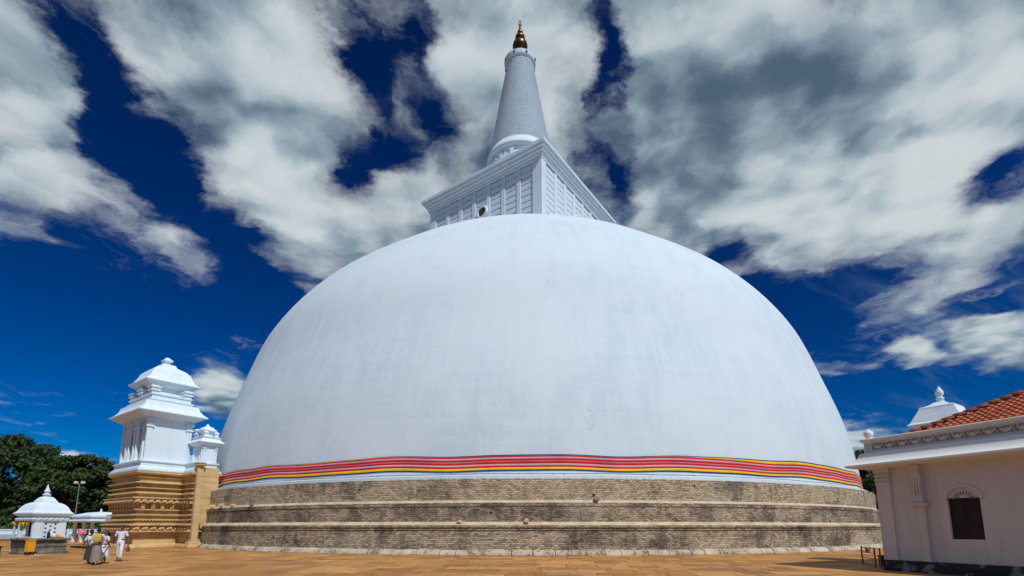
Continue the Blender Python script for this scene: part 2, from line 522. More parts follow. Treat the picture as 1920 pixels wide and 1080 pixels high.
def curb_mat():
    g = NG('weathered_curb_stone')
    v = g.coord('Position')
    n = g.noise(v, 0.9, 6, 0.65); f = g.noise(v, 6.0, 6, 0.65)
    oi = g.nd('ShaderNodeObjectInfo').outputs['Random']
    c = g.mix(g.ss(n, 0.35, 0.65), (0.56, 0.50, 0.41), (0.38, 0.31, 0.22))
    c = g.mix(g.math('MULTIPLY', oi, 0.45), c, (0.45, 0.34, 0.20))
    blot = g.ss(g.math('ADD', g.math('MULTIPLY', n, 0.5), g.math('MULTIPLY', f, 0.5)), 0.505, 0.59)
    c = g.mix(g.math('MULTIPLY', blot, 0.8), c, (0.11, 0.075, 0.045))
    g.color(c); g.rough(0.85); g.bump(f, 0.4, 0.03)
    return g.m
CURB = curb_mat()

def sandstone(name, a, b, darkc, blocks=False):
    g = NG(name)
    v = g.coord('Object')
    n = g.noise(v, 1.3, 6, 0.6); f = g.noise(v, 7.0, 6, 0.65)
    lay = g.noise(g.mapping(v, (0.35, 0.35, 2.4)), 1.0, 5, 0.6)
    c = g.mix(g.ss(lay, 0.35, 0.65), a, b)
    c = g.mix(g.math('MULTIPLY', g.ss(n, 0.50, 0.70), 0.6), c, darkc)
    c = g.mix(g.math('MULTIPLY', g.ss(f, 0.55, 0.75), 0.4), c, tuple(q*0.45 for q in b))
    g.color(c); g.rough(0.82); g.spec(0.2); g.bump(f, 0.45, 0.03)
    return g.m
SAND = sandstone('tan_sandstone', (0.65, 0.455, 0.215), (0.53, 0.345, 0.15), (0.28, 0.165, 0.08))
SAND_PALE = sandstone('pale_sandstone', (0.66, 0.47, 0.24), (0.56, 0.385, 0.185), (0.40, 0.31, 0.20))

def slab_mat(name='courtyard_sandstone', attr=True):
    g = NG(name)
    v = g.coord('Position')
    if attr:
        a = g.nd('ShaderNodeAttribute', attribute_name='rnd')
        r = a.outputs['Fac']
    else:
        r = g.noise(v, 0.9, 2, 0.5)
    n = g.noise(v, 1.7, 8, 0.72); f = g.noise(v, 8.0, 7, 0.7); big = g.noise(v, 0.16, 4, 0.6)
    ramp = g.nd('ShaderNodeValToRGB'); cr = ramp.color_ramp
    cr.elements[0].position = 0.0; cr.elements[0].color = (0.24, 0.108, 0.034, 1)
    cr.elements[1].position = 1.0; cr.elements[1].color = (0.60, 0.33, 0.115, 1)
    e = cr.elements.new(0.35); e.color = (0.40, 0.185, 0.052, 1)
    e = cr.elements.new(0.70); e.color = (0.50, 0.245, 0.073, 1)
    g.L.new(g.math('ADD', g.math('MULTIPLY', r, 0.72), g.math('MULTIPLY', g.math('SUBTRACT', n, 0.38), 1.5)), ramp.inputs[0])
    c = g.mix(g.math('MULTIPLY', g.ss(f, 0.50, 0.75), 0.55), ramp.outputs[0], (0.15, 0.085, 0.045))
    c = g.mix(g.math('MULTIPLY', g.ss(big, 0.50, 0.68), 0.5), c, (0.19, 0.12, 0.075))
    if not attr: c = g.mix(0.65, c, (0.07, 0.045, 0.028))
    g.color(c); g.rough(0.78); g.spec(0.25); g.bump(f, 0.5, 0.015)
    return g.m
SLAB = slab_mat()
SOIL = slab_mat('courtyard_joint_sand', False)

def leaf_mat(name, a, b, c2):
    g = NG(name)
    at = g.nd('ShaderNodeAttribute', attribute_name='rnd').outputs['Fac']
    ramp = g.nd('ShaderNodeValToRGB'); cr = ramp.color_ramp
    cr.elements[0].color = (*a, 1); cr.elements[1].color = (*c2, 1)
    e = cr.elements.new(0.6); e.color = (*b, 1)
    g.L.new(at, ramp.inputs[0])
    g.color(ramp.outputs[0]); g.rough(0.6); g.spec(0.3)
    g.b.inputs['Transmission Weight'].default_value = 0.0
    tr = g.nd('ShaderNodeBsdfTranslucent'); g.L.new(ramp.outputs[0], tr.inputs[0])
    ms = g.nd('ShaderNodeMixShader'); ms.inputs[0].default_value = 0.25
    g.L.new(g.b.outputs[0], ms.inputs[1]); g.L.new(tr.outputs[0], ms.inputs[2])
    g.L.new(ms.outputs[0], g.N['Material Output'].inputs[0])
    return g.m
LEAF = leaf_mat('rain_tree_leaves', (0.018, 0.042, 0.010), (0.045, 0.085, 0.018), (0.13, 0.10, 0.025))
LEAF2 = leaf_mat('bush_leaves', (0.04, 0.09, 0.012), (0.09, 0.17, 0.025), (0.16, 0.22, 0.04))
BARK = simple('grey_bark', (0.13, 0.10, 0.075), 0.9, 0.3, 3.0, 0.5)

RED_CLOTH = simple('red_cloth', (0.52, 0.005, 0.010), 0.8, 0.12, 0.6, 0.1)
WHITE_CLOTH = simple('pale_pink_cloth', (0.56, 0.36, 0.43), 0.8, 0.06, 0.6, 0.1)
YELLOW_CLOTH = simple('yellow_cloth', (0.78, 0.50, 0.012), 0.8, 0.08, 0.6, 0.1)
NAVY_CLOTH = simple('navy_cloth', (0.018, 0.018, 0.11), 0.8, 0.12, 0.6, 0.1)
DARKCORD = simple('dark_cord', (0.03, 0.035, 0.05), 0.8)
BRONZE = simple('gilt_bronze', (0.17, 0.07, 0.028), 0.38, 0.35, 1.5, 0.05, metal=1.0)
DARKHOLE = simple('dark_opening', (0.012, 0.010, 0.010), 0.9, 0.2)
GREYSTONE = simple('grey_granite', (0.17, 0.16, 0.14), 0.75, 0.35, 2.5, 0.35)
DARKSTONE = simple('black_granite', (0.045, 0.042, 0.045), 0.5, 0.35, 3.0, 0.2)

# ------------------------------------------------------------------ ground and paving
STUPA = Vector((2.19, 68.5, 0.0))
R_CURB = 39.45
ROT = radians(-(45 - 9.29))          # temple axes: local +x faces the camera, local +y runs to the stupa

g = MB()
g.add([(-1500,-300,0),(1500,-300,0),(1500,2500,0),(-1500,2500,0)], [(0,1,2,3)])
ground = tag(g.build('ground', SOIL), kind='structure')

def slab_mesh(x0, x1, y0, y1, h, rnd, rot):
    c, s_ = cos(rot), sin(rot)
    j = [(random.uniform(-.008,.008), random.uniform(-.008,.008)) for _ in range(4)]
    q = [(x0+j[0][0], y0+j[0][1]), (x1+j[1][0], y0+j[1][1]), (x1+j[2][0], y1+j[2][1]), (x0+j[3][0], y1+j[3][1])]
    dz = [random.uniform(-.003,.003) for _ in range(4)]
    low = [(a*c-b*s_, a*s_+b*c, -0.02) for a, b in q]
    top = [(a*c-b*s_, a*s_+b*c, h+dz[i]) for i, (a, b) in enumerate(q)]
    return low + top, [(4,5,6,7),(0,1,5,4),(1,2,6,5),(2,3,7,6),(3,0,4,7)]

slabs = []
PROT = radians(-5.0)
v = 12.0
while v < 62:
    rh = random.choice((0.9, 1.15, 1.3, 1.5, 1.05))
    u = -62.0 - random.random()
    while u < 30:
        wd = random.choice((0.8, 1.0, 1.3, 1.6, 1.15))
        cu, cv = u + wd/2, v + rh/2
        X, Y = cu*cos(PROT)-cv*sin(PROT), cu*sin(PROT)+cv*cos(PROT)
        d = (Vector((X, Y, 0)) - STUPA).length
        if d > R_CURB - 0.2 and Y > 11 and abs(X) < 1.25*Y + 3:
            slabs.append((X, Y, u+0.016, u+wd-0.016, v+0.018, v+rh-0.018))
        u += wd
    v += rh
# the 300 that show largest: nearest to the camera and inside the picture
def shown(sl):
    X, Y = sl[0], sl[1]
    inside = abs(X) < 1.03*Y and Y > 17.1
    return (0 if inside else 1, Y)
slabs.sort(key=shown)
def rnd_attr(me, vals):
    a = me.attributes.new('rnd', 'FLOAT', 'POINT')
    a.data.foreach_set('value', vals)
for sl in slabs[:300]:
    r = random.random()
    mb = MB(); vs, fs = slab_mesh(sl[2], sl[3], sl[4], sl[5], 0.012 + random.random()*0.006, r, PROT)
    mb.add(vs, fs)
    me = mb.mesh('paving_slab', SLAB); rnd_attr(me, [r]*8)
    link('paving_slab', me, ground)
mb = MB(); rv = []
for sl in slabs[300:]:
    r = random.random()
    vs, fs = slab_mesh(sl[2], sl[3], sl[4], sl[5], 0.012 + random.random()*0.006, r, PROT)
    mb.add(vs, fs); rv += [r]*8
me = mb.mesh('paving_slabs', SLAB); rnd_attr(me, rv)
tag(link('paving_slabs', me, ground), kind='stuff')

# ------------------------------------------------------------------ the great stupa
stupa = thing('stupa', 'huge white dome stupa with square tower and ringed spire on brick terraces', 'stupa', STUPA)

def ring(prof, n=220, a0=pi*0.95, a1=pi*2.05, full=True):
    """lathe with metre UVs; prof = [(r, z)]"""
    vs, fs, uvs = [], [], []
    m = len(prof); run = [0.0]
    for i in range(1, m):
        run.append(run[-1] + math.hypot(prof[i][0]-prof[i-1][0], prof[i][1]-prof[i-1][1]))
    rr = prof[0][0]
    for k in range(n + 1):
        a = pi/2 + 2*pi*k/n
        for i, (r, z) in enumerate(prof):
            vs.append((r*cos(a), r*sin(a), z)); uvs.append((a*rr, run[i] + prof[0][1]))
    for k in range(n):
        for i in range(m - 1):
            fs.append((k*m+i, (k+1)*m+i, (k+1)*m+i+1, k*m+i+1))
    return vs, fs, uvs

def ring_obj(name, prof, mat, parent, n=220, smooth=True, angle=25):
    vs, fs, uvs = ring(prof, n)
    me = bpy.data.meshes.new(name); me.from_pydata(vs, [], fs); me.materials.append(mat)
    uv = me.uv_layers.new(name='UVMap')
    flat = []
    for p in me.polygons:
        for li in p.loop_indices:
            flat += list(uvs[me.loops[li].vertex_index])
    uv.data.foreach_set('uv', flat)
    me.polygons.foreach_set('use_smooth', [True]*len(me.polygons))
    me.set_sharp_from_angle(angle=radians(angle))
    me.update()
    return link(name, me, parent)

T1, T2, T3 = 39.0, 38.80, 38.64
t_low = ring_obj('terrace', [(T1, 0.0), (T1, 1.46), (T1+0.05, 1.47), (T1+0.05, 1.52), (T1-0.03, 1.54), (T1-0.03, 1.60), (T1+0.07, 1.62), (T1+0.07, 1.76)], BRICK_LOW, stupa)
t_low['label'] = 'lowest brick terrace with dark rain stains'
c1 = ring_obj('coping', [(T1+0.07, 1.76), (T1+0.02, 1.80), (T2+0.02, 1.95), (T2-0.1, 1.97)], COPING, t_low)
t_mid = ring_obj('terrace', [(T2, 1.93), (T2, 2.86), (T2+0.04, 2.87), (T2+0.04, 3.09)], BRICK_MID, stupa)
t_mid['label'] = 'middle brick terrace, the darkest'
c2 = ring_obj('coping', [(T2+0.04, 3.09), (T2+0.0, 3.11), (T3+0.02, 3.25), (T3-0.1, 3.27)], COPING, t_mid)
t_top = ring_obj('terrace', [(T3, 3.23), (T3, 4.56), (T3-0.2, 4.575), (37.4, 4.60)], BRICK_TOP, stupa)
t_top['label'] = 'uppermost pale brick terrace'

# loose bricks and stones lying on the ledges
def at_ledge(px_ang, r, z): return (r*cos(px_ang), r*sin(px_ang), z)
for ang, r, z, sx, sy, sz, col in [(-1.497, T3+0.1, 3.20, .42, .25, .22, BRICK_LOW), (-1.605, T2+0.12, 1.90, .36, .22, .26, SAND),
                                   (-1.708, T2+0.1, 1.90, .28, .2, .16, SAND), (-2.26, T3+.1, 3.2, .5, .3, .26, COPING), (-2.31, T3+.1, 3.2, .4, .3, .22, SAND),
                                   (-2.21, T3+.12, 3.2, .3, .25, .18, SAND), (-2.14, T3+.12, 3.2, .32, .25, .16, BRICK_LOW)]:
    mb = MB()
    mb.rect([(0, 0), (0.02, sz*0.3), (0.01, sz*0.8), (-0.03, sz)], -sx/2, sx/2, -sy/2, sy/2)
    o = mb.build('loose_stone', col, stupa, bevel=0.02)
    o.location = at_ledge(ang, r, z-0.02); o.rotation_euler = (0, 0, ang + random.uniform(-.5, .5))

# putlog holes left in the brickwork
for ang, r, z, w, h in [(-1.885, T3, 4.02, .20, .10), (-1.50, T3, 3.55, .14, .16), (-1.02, T2, 2.05, .18, .16), (-2.06, T1, .95, .16, .12), (-1.33, T3, 4.2, .12, .1), (-1.66, T2, 2.5, .14, .1)]:
    mb = MB(); mb.box(-.2, .012, -w/2, w/2, -h/2, h/2)
    o = mb.build('putlog_hole', DARKHOLE, stupa); o.location = (r*cos(ang), r*sin(ang), z); o.rotation_euler = (0, 0, ang)

# rounded curb stones round the foot
ang = -pi*1.02
while ang < 0.02*pi:
    w = random.uniform(0.75, 1.7) / R_CURB
    r0 = T1 - 0.05; prof = []
    hgt = 0.32 + random.uniform(-.015, .015); out = R_CURB + random.uniform(-.03, .03)
    prof = [(out, -0.02), (out, 0.06)]
    for k in range(6):
        t = k/5*pi/2
        prof.append((r0 + 0.05 + (out-0.03-r0-0.05)*cos(t), 0.08 + (hgt-0.08)*sin(t)))
    prof.append((r0, hgt))
    rings = []
    n = 3
    for j in range(n+1):
        a = ang + 0.0006 + (w-0.0012)*j/n
        rings.append([(r*cos(a), r*sin(a), z) for r, z in prof])
    mb = MB()
    mb.loft([[q for q in rr] for rr in rings], closed=False, cap0=True, cap1=True)
    # outward facing
    mb.f = [tuple(reversed(f)) for f in mb.f]
    mb.build('curb_stone', CURB, stupa, angle=50)
    ang += w

# dome
KN = [37.75, 37.50, 37.24, 37.5, 37.2, 36.45, 36.15, 35.75, 35.46, 35.29, 35.15]
def dome_rho(t):
    x = t*10.0; i = min(int(x), 9); u = x - i
    p = [KN[max(i-1,0)], KN[i], KN[i+1], KN[min(i+2,10)]]
    return p[1] + 0.5*u*(p[2]-p[0] + u*(2*p[0]-5*p[1]+4*p[2]-p[3] + u*(3*(p[1]-p[2])+p[3]-p[0])))
DZ = 4.6
def dome_pt(t):
    th = t*pi/2; r = dome_rho(t)
    return (r*cos(th), DZ + r*sin(th))
prof = [dome_pt(t/90) for t in range(0, 90)]
def dome_r(z):
    for i in range(len(prof)-1):
        if prof[i][1] <= z <= prof[i+1][1]:
            k = (z-prof[i][1])/(prof[i+1][1]-prof[i][1]); return prof[i][0]+k*(prof[i+1][0]-prof[i][0])
    return prof[0][0]
dome = ring_obj('dome', prof + [(0.05, prof[-1][1])], DOME, stupa, n=288, angle=60)
ring_obj('base_ring', [(38.18, 4.585), (38.20, 4.80), (38.12, 4.84), (37.4, 4.88)], WHITE, dome, n=288)

# cloth bands of the flag wound round the dome foot
band = thing('flag_cloth', 'red, white, yellow and navy flag cloth wrapped around the foot of the dome', 'flag cloth', STUPA)
# bottom to top: material, width in the middle, width on the right
STR = [(NAVY_CLOTH, .085, .085), (YELLOW_CLOTH, .14, .13), (RED_CLOTH, .12, .12), (WHITE_CLOTH, .105, .09), (RED_CLOTH, .15, .14),
       (WHITE_CLOTH, .03, .04), (RED_CLOTH, .15, .14), (WHITE_CLOTH, .09, .09), (RED_CLOTH, .10, .14), (YELLOW_CLOTH, .012, .14), (NAVY_CLOTH, .05, .085)]
NA = 260
lay = [[0.0]*(NA+1) for _ in range(len(STR)+1)]
for k in range(NA+1):
    a = -pi*1.06 + (pi*1.12)*k/NA
    fr = min(1, max(0, (a + pi/2 - 0.16)/0.30)); fr = fr*fr*(3-2*fr)           # unfolds towards the right
    lf = min(1, max(0, (-a - pi/2 - 0.10)/0.35)); lf = lf*lf*(3-2*lf)
    z = 5.10 + 0.035*sin(a*23.0) + 0.02*sin(a*41+1) + 0.02*mnoise.noise(Vector((a*6, 0, 0)))
    ks = (a + 4.0)*7.5; ki = int(ks); kt = ks - ki
    kk = [math.sin(j*12.9898)*43758.5453 % 1.0 for j in (ki, ki+1)]
    z += 0.10*(kk[0]*(1-kt) + kk[1]*kt) - 0.05
    lay[0][k] = z
    for i, (m, wm, wr) in enumerate(STR):
        w = wm + (wr-wm)*fr
        if i == 9: w += 0.035*lf
        if i == 10: w = max(0.012, w - 0.025*lf)
        if i == 8: w -= 0.03*lf
        w *= 1 + 0.22*mnoise.noise(Vector((a*5, i*3.7, 1.3)))
        z += w
        lay[i+1][k] = z
for i, (m, wm, wr) in enumerate(STR):
    vs, fs = [], []
    for k in range(NA+1):
        a = -pi*1.06 + (pi*1.12)*k/NA
        z0, z1 = lay[i][k], lay[i+1][k]
        bulge = 0.012 + 0.012*mnoise.noise(Vector((a*30, i, 0)))
        for t in (0, .5, 1):
            z = z0 + (z1-z0)*t
            r = dome_r(z) + 0.035 + (bulge if t == .5 else 0) + 0.004*(i % 2)
            vs.append((r*cos(a), r*sin(a), z))
        r = dome_r(z1) + 0.012
        vs.append((r*cos(a), r*sin(a), z1))
    for k in range(NA):
        for t in range(3):
            fs.append((k*4+t, (k+1)*4+t, (k+1)*4+t+1, k*4+t+1))
    mb = MB(); mb.add(vs, fs)
    mb.build('cloth_stripe', m, band, smooth=True)
# thin cord with knots below the cloth
mb = MB(); pts = []
for k in range(131):
    a = -pi*1.05 + pi*1.10*k/130
    z = 4.955 - 0.02*abs(sin(a*17)); r = dome_r(z) + 0.02
    pts.append((r*cos(a), r*sin(a), z))
mb.tube(pts, 0.010, 5)
random.seed(21)
for k in range(70):
    a = random.uniform(-pi, 0); z = 4.945 - 0.02*abs(sin(a*17)); r = dome_r(z)+0.02; L2 = random.uniform(.03, .16)
    mb.tube([(r*cos(a+j*L2/37/2), r*sin(a+j*L2/37/2), z+random.uniform(-.02,.01)) for j in range(3)], [0.006, 0.022, 0.006], 5)
mb.build('cord', DARKCORD, band)

# square tower on the dome
hw = 9.45
mb = MB(); mb.box(-hw+.25, hw-.25, -hw+.25, hw-.25, 35.0, 48.0)
tower = mb.build('square_tower', WHITE, stupa)
tower.location = (-0.75, 0, 0); tower.rotation_euler = (0, 0, ROT)
ZT = 46.9
def face_box(mb, face, u0, u1, d0, d1, z0, z1):
    # face 0: front left (local -y), 1: right (local +x); u runs along the face, d outward from hw
    if face == 0: mb.box(u0, u1, -hw-d1, -hw-d0, z0, z1)
    else: mb.box(hw+d0, hw+d1, u0, u1, z0, z1)
nb = 7; pw = 0.62; cw = 1.15
bay = (2*hw - 2*cw - (nb-1)*pw)/nb
for face in (0, 1):
    mb = MB()
    for sgn in (-1, 1):
        u0 = -hw if sgn < 0 else hw - cw
        mb = MB()
        if face == 1 and sgn < 0: continue        # shared corner, built once below
        if face == 0 and sgn > 0:
            mb.box(hw-cw, hw+.22, -hw-.22, -hw+cw*0.75, 36.5, ZT)
        else:
            face_box(mb, face, u0, u0+cw, -.2, .22, 36.5, ZT)
        mb.build('corner_pilaster', WHITE, tower, bevel=0.03)
    for i in range(nb):
        u0 = -hw + cw + i*(bay+pw)
        if i < nb-1:
            mb = MB(); face_box(mb, face, u0+bay, u0+bay+pw, -.2, .16, 36.5, ZT)
            mb.build('pilaster', WHITE, tower, bevel=0.03)
        z = 37.0
        while z < ZT - 0.2:
            mb = MB(); face_box(mb, face, u0+.03, u0+bay-.03, -.22, .06, z, min(z+0.66, ZT-.05))
            mb.build('wall_board', WHITE, tower, bevel=0.03)
            z += 0.82
mb = MB()
mb.rect([(-.3, 46.85), (.28, 46.85), (.28, 47.15), (.42, 47.2), (.42, 47.42), (.66, 47.55), (.66, 47.78), (.92, 47.95), (.92, 48.18), (1.12, 48.25), (1.12, 48.58), (0.6, 48.72), (-3.6, 48.75)], -hw, hw, -hw, hw)
mb.build('cornice', WHITE, tower)
# round medallion on the front left face
def medallion(face, u, z, r):
    def P(a, rr, d):
        return (u+rr*cos(a), -hw-d, z+rr*sin(a)) if face == 0 else (hw+d, u+rr*cos(a), z+rr*sin(a))
    n = 28
    mb = MB()
    rings = []
    for rr, d in ((r*1.0, -.1), (r*1.0, .25), (r*.92, .42), (r*.72, .42), (r*.66, .25)):
        rings.append([P(2*pi*k/n*(1 if face == 0 else 1), rr, d) for k in range(n)])
    mb.loft(rings, cap0=False, cap1=False)
    m = mb.build('medallion', WHITE, tower, angle=40)
    mb = MB(); mb.add([P(2*pi*k/n, r*.7, .2) for k in range(n)], [tuple(range(n))])
    mb.build('disc', DARKHOLE, m)
    mb = MB()
    for k in range(8):
        a = 2*pi*k/8
        c0 = P(a, r*.42, .24)
        mb.ball(c0, .16*r*1.0 if face == 0 else .08, .08 if face == 0 else .16*r, .16*r, 8, 5)
    mb.ball(P(0, 0, .24), .2*r, .2*r, .2*r, 8, 5)
    mb.build('rosette', RED_DARK, m)
RED_DARK = simple('dull_red_paint', (0.11, 0.065, 0.06), 0.7, .3, 6)
medallion(0, 0.30, 43.1, 0.92)
medallion(1, -0.4, 43.2, 0.8)

# drum and ringed spire
spire_loc = (-0.9, 0, 0)
mb = MB()
pr = [(4.6, 48.5), (4.6, 55.6), (4.75, 55.7), (4.75, 55.95), (5.15, 56.2), (5.2, 56.5), (5.0, 56.75), (5.0, 56.95), (4.85, 57.1), (4.8, 57.35), (4.7, 57.5), (4.68, 57.7)]
nr = 44; z0, z1 = 57.7, 73.6; r0, r1 = 4.62, 2.02
for i in range(nr):
    t = i/nr; t2 = (i+1)/nr; zz = z0+(z1-z0)*t; h = (z1-z0)/nr; r = r0+(r1-r0)*t; rn = r0+(r1-r0)*t2
    for k in range(5):
        b = k/4
        pr.append((r + (rn-r)*b + 0.15*sin(pi*b)**0.7 - 0.02, zz + h*(0.06 + 0.66*b)))
    pr.append((rn - 0.16, zz + h*0.80)); pr.append((rn - 0.16, zz + h*0.98))
mb.lathe(pr + [(0.5, 73.6)], 72)
spire = mb.build('spire', WHITE, stupa, angle=55)
spire.location = spire_loc
mb = MB()
mb.lathe([(1.9, 73.3), (2.15, 73.45), (2.15, 73.7), (2.42, 73.85), (2.5, 74.2), (2.5, 74.5), (2.3, 74.62), (0.9, 74.7)], 48)
mb.build('collar', WHITE, spire, angle=35)
for k in range(8):
    a = pi/8 + k*pi/4
    mb = MB(); mb.box(-.1, .1, -.14, .14, 0, .32)
    o = mb.build('collar_stud', GREYSTONE, spire); o.location = (2.5*cos(a), 2.5*sin(a), 73.95); o.rotation_euler = (0, 0, a)
# columns and niches on the drum
for k in range(16):
    a = 2*pi*(k+.3)/16
    mb = MB(); mb.box(-.1, .35, -.28, .28, 49, 55.6)
    o = mb.build('drum_pilaster', WHITE, spire); o.location = (4.5*cos(a), 4.5*sin(a), 0); o.rotation_euler = (0, 0, a)
    a += pi/16
    mb = MB()
    mb.box(-.05, .42, -.62, .62, 53.0, 54.2)
    mb.add([(-.05,-.75,54.2),(.5,-.75,54.2),(.5,.75,54.2),(-.05,.75,54.2),(-.05,0,55.2),(.5,0,55.2)], [(0,3,2,1),(0,1,5,4),(2,3,4,5),(1,2,5),(3,0,4)])
    o = mb.build('drum_niche', WHITE, spire); o.location = (4.5*cos(a), 4.5*sin(a), 0); o.rotation_euler = (0, 0, a)
    mb = MB(); mb.lathe([(.30, 0), (.30, .1)], 14); q = mb.build('niche_opening', DARKHOLE, spire)
    q.rotation_euler = (0, pi/2, a); q.location = (4.93*cos(a), 4.93*sin(a), 53.9)
mb = MB()
mb.lathe([(1.0, 74.6), (1.02, 76.2), (.75, 76.5), (.80, 76.75), (1.08, 77.05), (1.2, 77.5), (1.12, 77.95), (.82, 78.3), (.52, 78.5), (.60, 78.65), (.78, 78.95), (.76, 79.25), (.55, 79.55), (.34, 79.75), (.44, 79.95), (.46, 80.15), (.32, 80.4), (.22, 80.7), (.17, 81.0), (.12, 81.35)], 32)
mb.build('pinnacle', BRONZE, spire, angle=50)
mb = MB()
mb.lathe([(.12, 81.3), (.2, 81.42), (.06, 81.55), (.05, 81.9), (.12, 82.02), (.13, 82.12), (.08, 82.25), (.02, 82.5)], 16)
for k in range(4):
    a = k*pi/2 + .4
    mb.tube([(0, 0, 81.35), (.28*cos(a), .28*sin(a), 81.55), (.32*cos(a), .32*sin(a), 81.8)], [.05, .05, .02], 6)
mb.build('crystal_holder', BRONZE, spire)

# ------------------------------------------------------------------ tiered altar tower at the foot of the stupa
random.seed(3)
altar = thing('altar_tower', 'tall white tiered altar tower on a carved tan stone base beside the dome', 'altar tower', (-28.2, 37.7, 0), ROT)
X0, X1, Y0, Y1 = -7.1, -1.7, 0.42, 3.75
BASE = [(.50, -0.02), (.52, .10), (.45, .26), (.30, .32), (.12, .33), (.12, 1.20), (.36, 1.22), (.42, 1.27), (.42, 1.34), (.26, 1.36), (.26, 1.72), (.44, 1.76), (.44, 1.85), (.14, 1.93),
        (.10, 2.12), (.02, 2.13), (.02, 2.16), (.22, 2.18), (.22, 2.27), (.02, 2.29), (.02, 2.54), (.20, 2.56), (.20, 2.66), (0.0, 2.68), (0.0, 2.92), (.20, 2.95), (.20, 3.04), (.02, 3.06), (.02, 3.45),
        (.30, 3.50), (.30, 3.82), (.42, 3.86), (.42, 3.95), (.06, 4.0), (.06, 4.22), (.24, 4.25), (.24, 4.40), (.06, 4.44), (.06, 4.62), (.28, 4.66), (.28, 4.74), (.08, 4.78), (.08, 5.04), (.30, 5.08), (.30, 5.16),
        (.06, 5.2), (.06, 5.52), (.18, 5.55), (.18, 5.64), (.12, 5.68), (.34, 5.86), (.46, 5.90), (.46, 6.02), (.2, 6.04)]
BASE = [(o_*1.35 if .15 < o_ < .45 and z_ > .4 else o_, z_) for o_, z_ in BASE]
mb = MB(); mb.rect(BASE, -7.35, -1.65, 0.45, 3.65)
main_base = mb.build('stone_base', SAND, altar, bevel=0.012)
WX0, WX1, WY0, WY1 = -9.2, 0.35, 3.55, 4.95
mb = MB(); mb.rect(BASE, WX0, WX1, WY0, WY1)
wing_base = mb.build('wing_base', SAND, altar, bevel=0.012)

# carved creatures of the two friezes
mb = MB()
mb.ball((0, 0, 0), .15, .13, .16, 10, 6); mb.ball((.12, -.08, .05), .08, .08, .09, 8, 5); mb.tube([(.1, -.12, .02), (.13, -.2, -.08), (.08, -.2, -.17)], [.05, .04, .025], 6)
mb.ball((-.13, -.03, -.05), .09, .09, .1, 8, 5)
carve_me = mb.mesh('carving', SAND_PALE, True)
mb = MB(); mb.rect([(0, 0), (0, .22), (.03, .26), (.03, .4)], -.11, .11, -.2, .1)
brk_me = mb.mesh('bracket', SAND)
def frieze(zc, off, step, parent, me, rect, name, sc=1.0):
    x0, x1, y0, y1, sides = rect
    if 'F' in sides:
        n = max(1, int((x1-x0+2*off)/step))
        for i in range(n):
            link(name, me, parent, loc=(x0-off+(i+.5)*(x1-x0+2*off)/n, y0-off-.02, zc), scale=(sc,)*3)
    if 'R' in sides:
        n = max(1, int((y1-y0+2*off)/step))
        for i in range(n):
            link(name, me, parent, loc=(x1+off+.02, y0-off+(i+.5)*(y1-y0+2*off)/n, zc), rot=(0, 0, pi/2), scale=(sc,)*3)
MR = (-7.4, -1.6, .40, 3.7, 'FR'); WR = (-1.2, WX1, WY0, WY1, 'F'); 
for rect_, par in ((MR, main_base), (WR, wing_base)):
    frieze(1.54, .32, .5, par, carve_me, rect_, 'carving', 1.0)
    frieze(3.66, .38, .44, par, carve_me, rect_, 'carving', .85)
    frieze(3.06, .02, .62, par, brk_me, rect_, 'bracket')
frieze(4.91, .06, .55, main_base, carve_me, MR, 'carving', .55)
def dentils(zs, parent, rect, step=.22):
    x0, x1, y0, y1 = rect
    mb = MB()
    for z, off, h in zs:
        n = int((x1-x0+2*off)/step)
        for i in range(n):
            u = x0-off+(i+.5)*(x1-x0+2*off)/n
            mb.box(u-step*.27, u+step*.27, y0-off-.10, y0-off+.02, z, z+h)
        n = int((y1-y0+2*off)/step)
        if parent is wing_base: continue
        for i in range(n):
            u = y0-off+(i+.5)*(y1-y0+2*off)/n
            mb.box(x1+off-.02, x1+off+(.04), u-step*.27, u+step*.27, z, z+h)
    tag(mb.build('dentil_course', SAND_PALE, parent), kind='stuff')
dentils([(2.13, .2, .12), (2.52, .18, .12), (4.27, .22, .11)], main_base, (-7.4, -1.6, .40, 3.7))
dentils([(2.13, .2, .12), (2.52, .18, .12), (4.27, .22, .11)], wing_base, (-1.2, WX1, WY0, WY1))

# white ledge, wall and tiers
LEDGE = [(.34, 6.03), (.40, 6.06), (.40, 6.20), (.30, 6.24), (.30, 6.34), (.14, 6.44), (.14, 6.74), (.24, 6.80), (.24, 6.90), (.02, 6.95)]
mb = MB(); mb.rect(LEDGE, -7.35, -1.6, .40, 3.75); mb.build('ledge', WHITE, altar, bevel=0.012)
mb = MB(); mb.rect([(o, z) for o, z in LEDGE], WX0, WX1, WY0+.03, WY1-.03); mb.build('wing_ledge', WHITE, altar, bevel=0.012)
mb = MB(); mb.box(X0+.25, X1, Y0+.25, Y1, 6.9, 10.45); mb.box(X0, X0+.25, Y0+.02, Y1, 6.9, 10.45)
wall = mb.build('wall', WHITE, altar)
mb = MB(); mb.rect([(-.3, 10.28), (.06, 10.30), (.06, 10.42), (.12, 10.46), (.78, 10.82), (.84, 10.84), (.84, 10.92), (.58, 11.12), (.36, 11.42), (.26, 11.72), (.24, 11.80), (.05, 11.84)], X0, X1, Y0, Y1)
mb.build('eave', WHITE, altar)
mb = MB(); mb.rect([(.10, 11.8), (.10, 11.95), (.16, 11.98), (.16, 12.08), (-.02, 12.12), (-.02, 12.38), (.06, 12.42), (.06, 12.52), (-.3, 12.56)], X0+.2, X1-.2, Y0+.2, Y1-.2)
mb.build('tier', WHITE, altar)
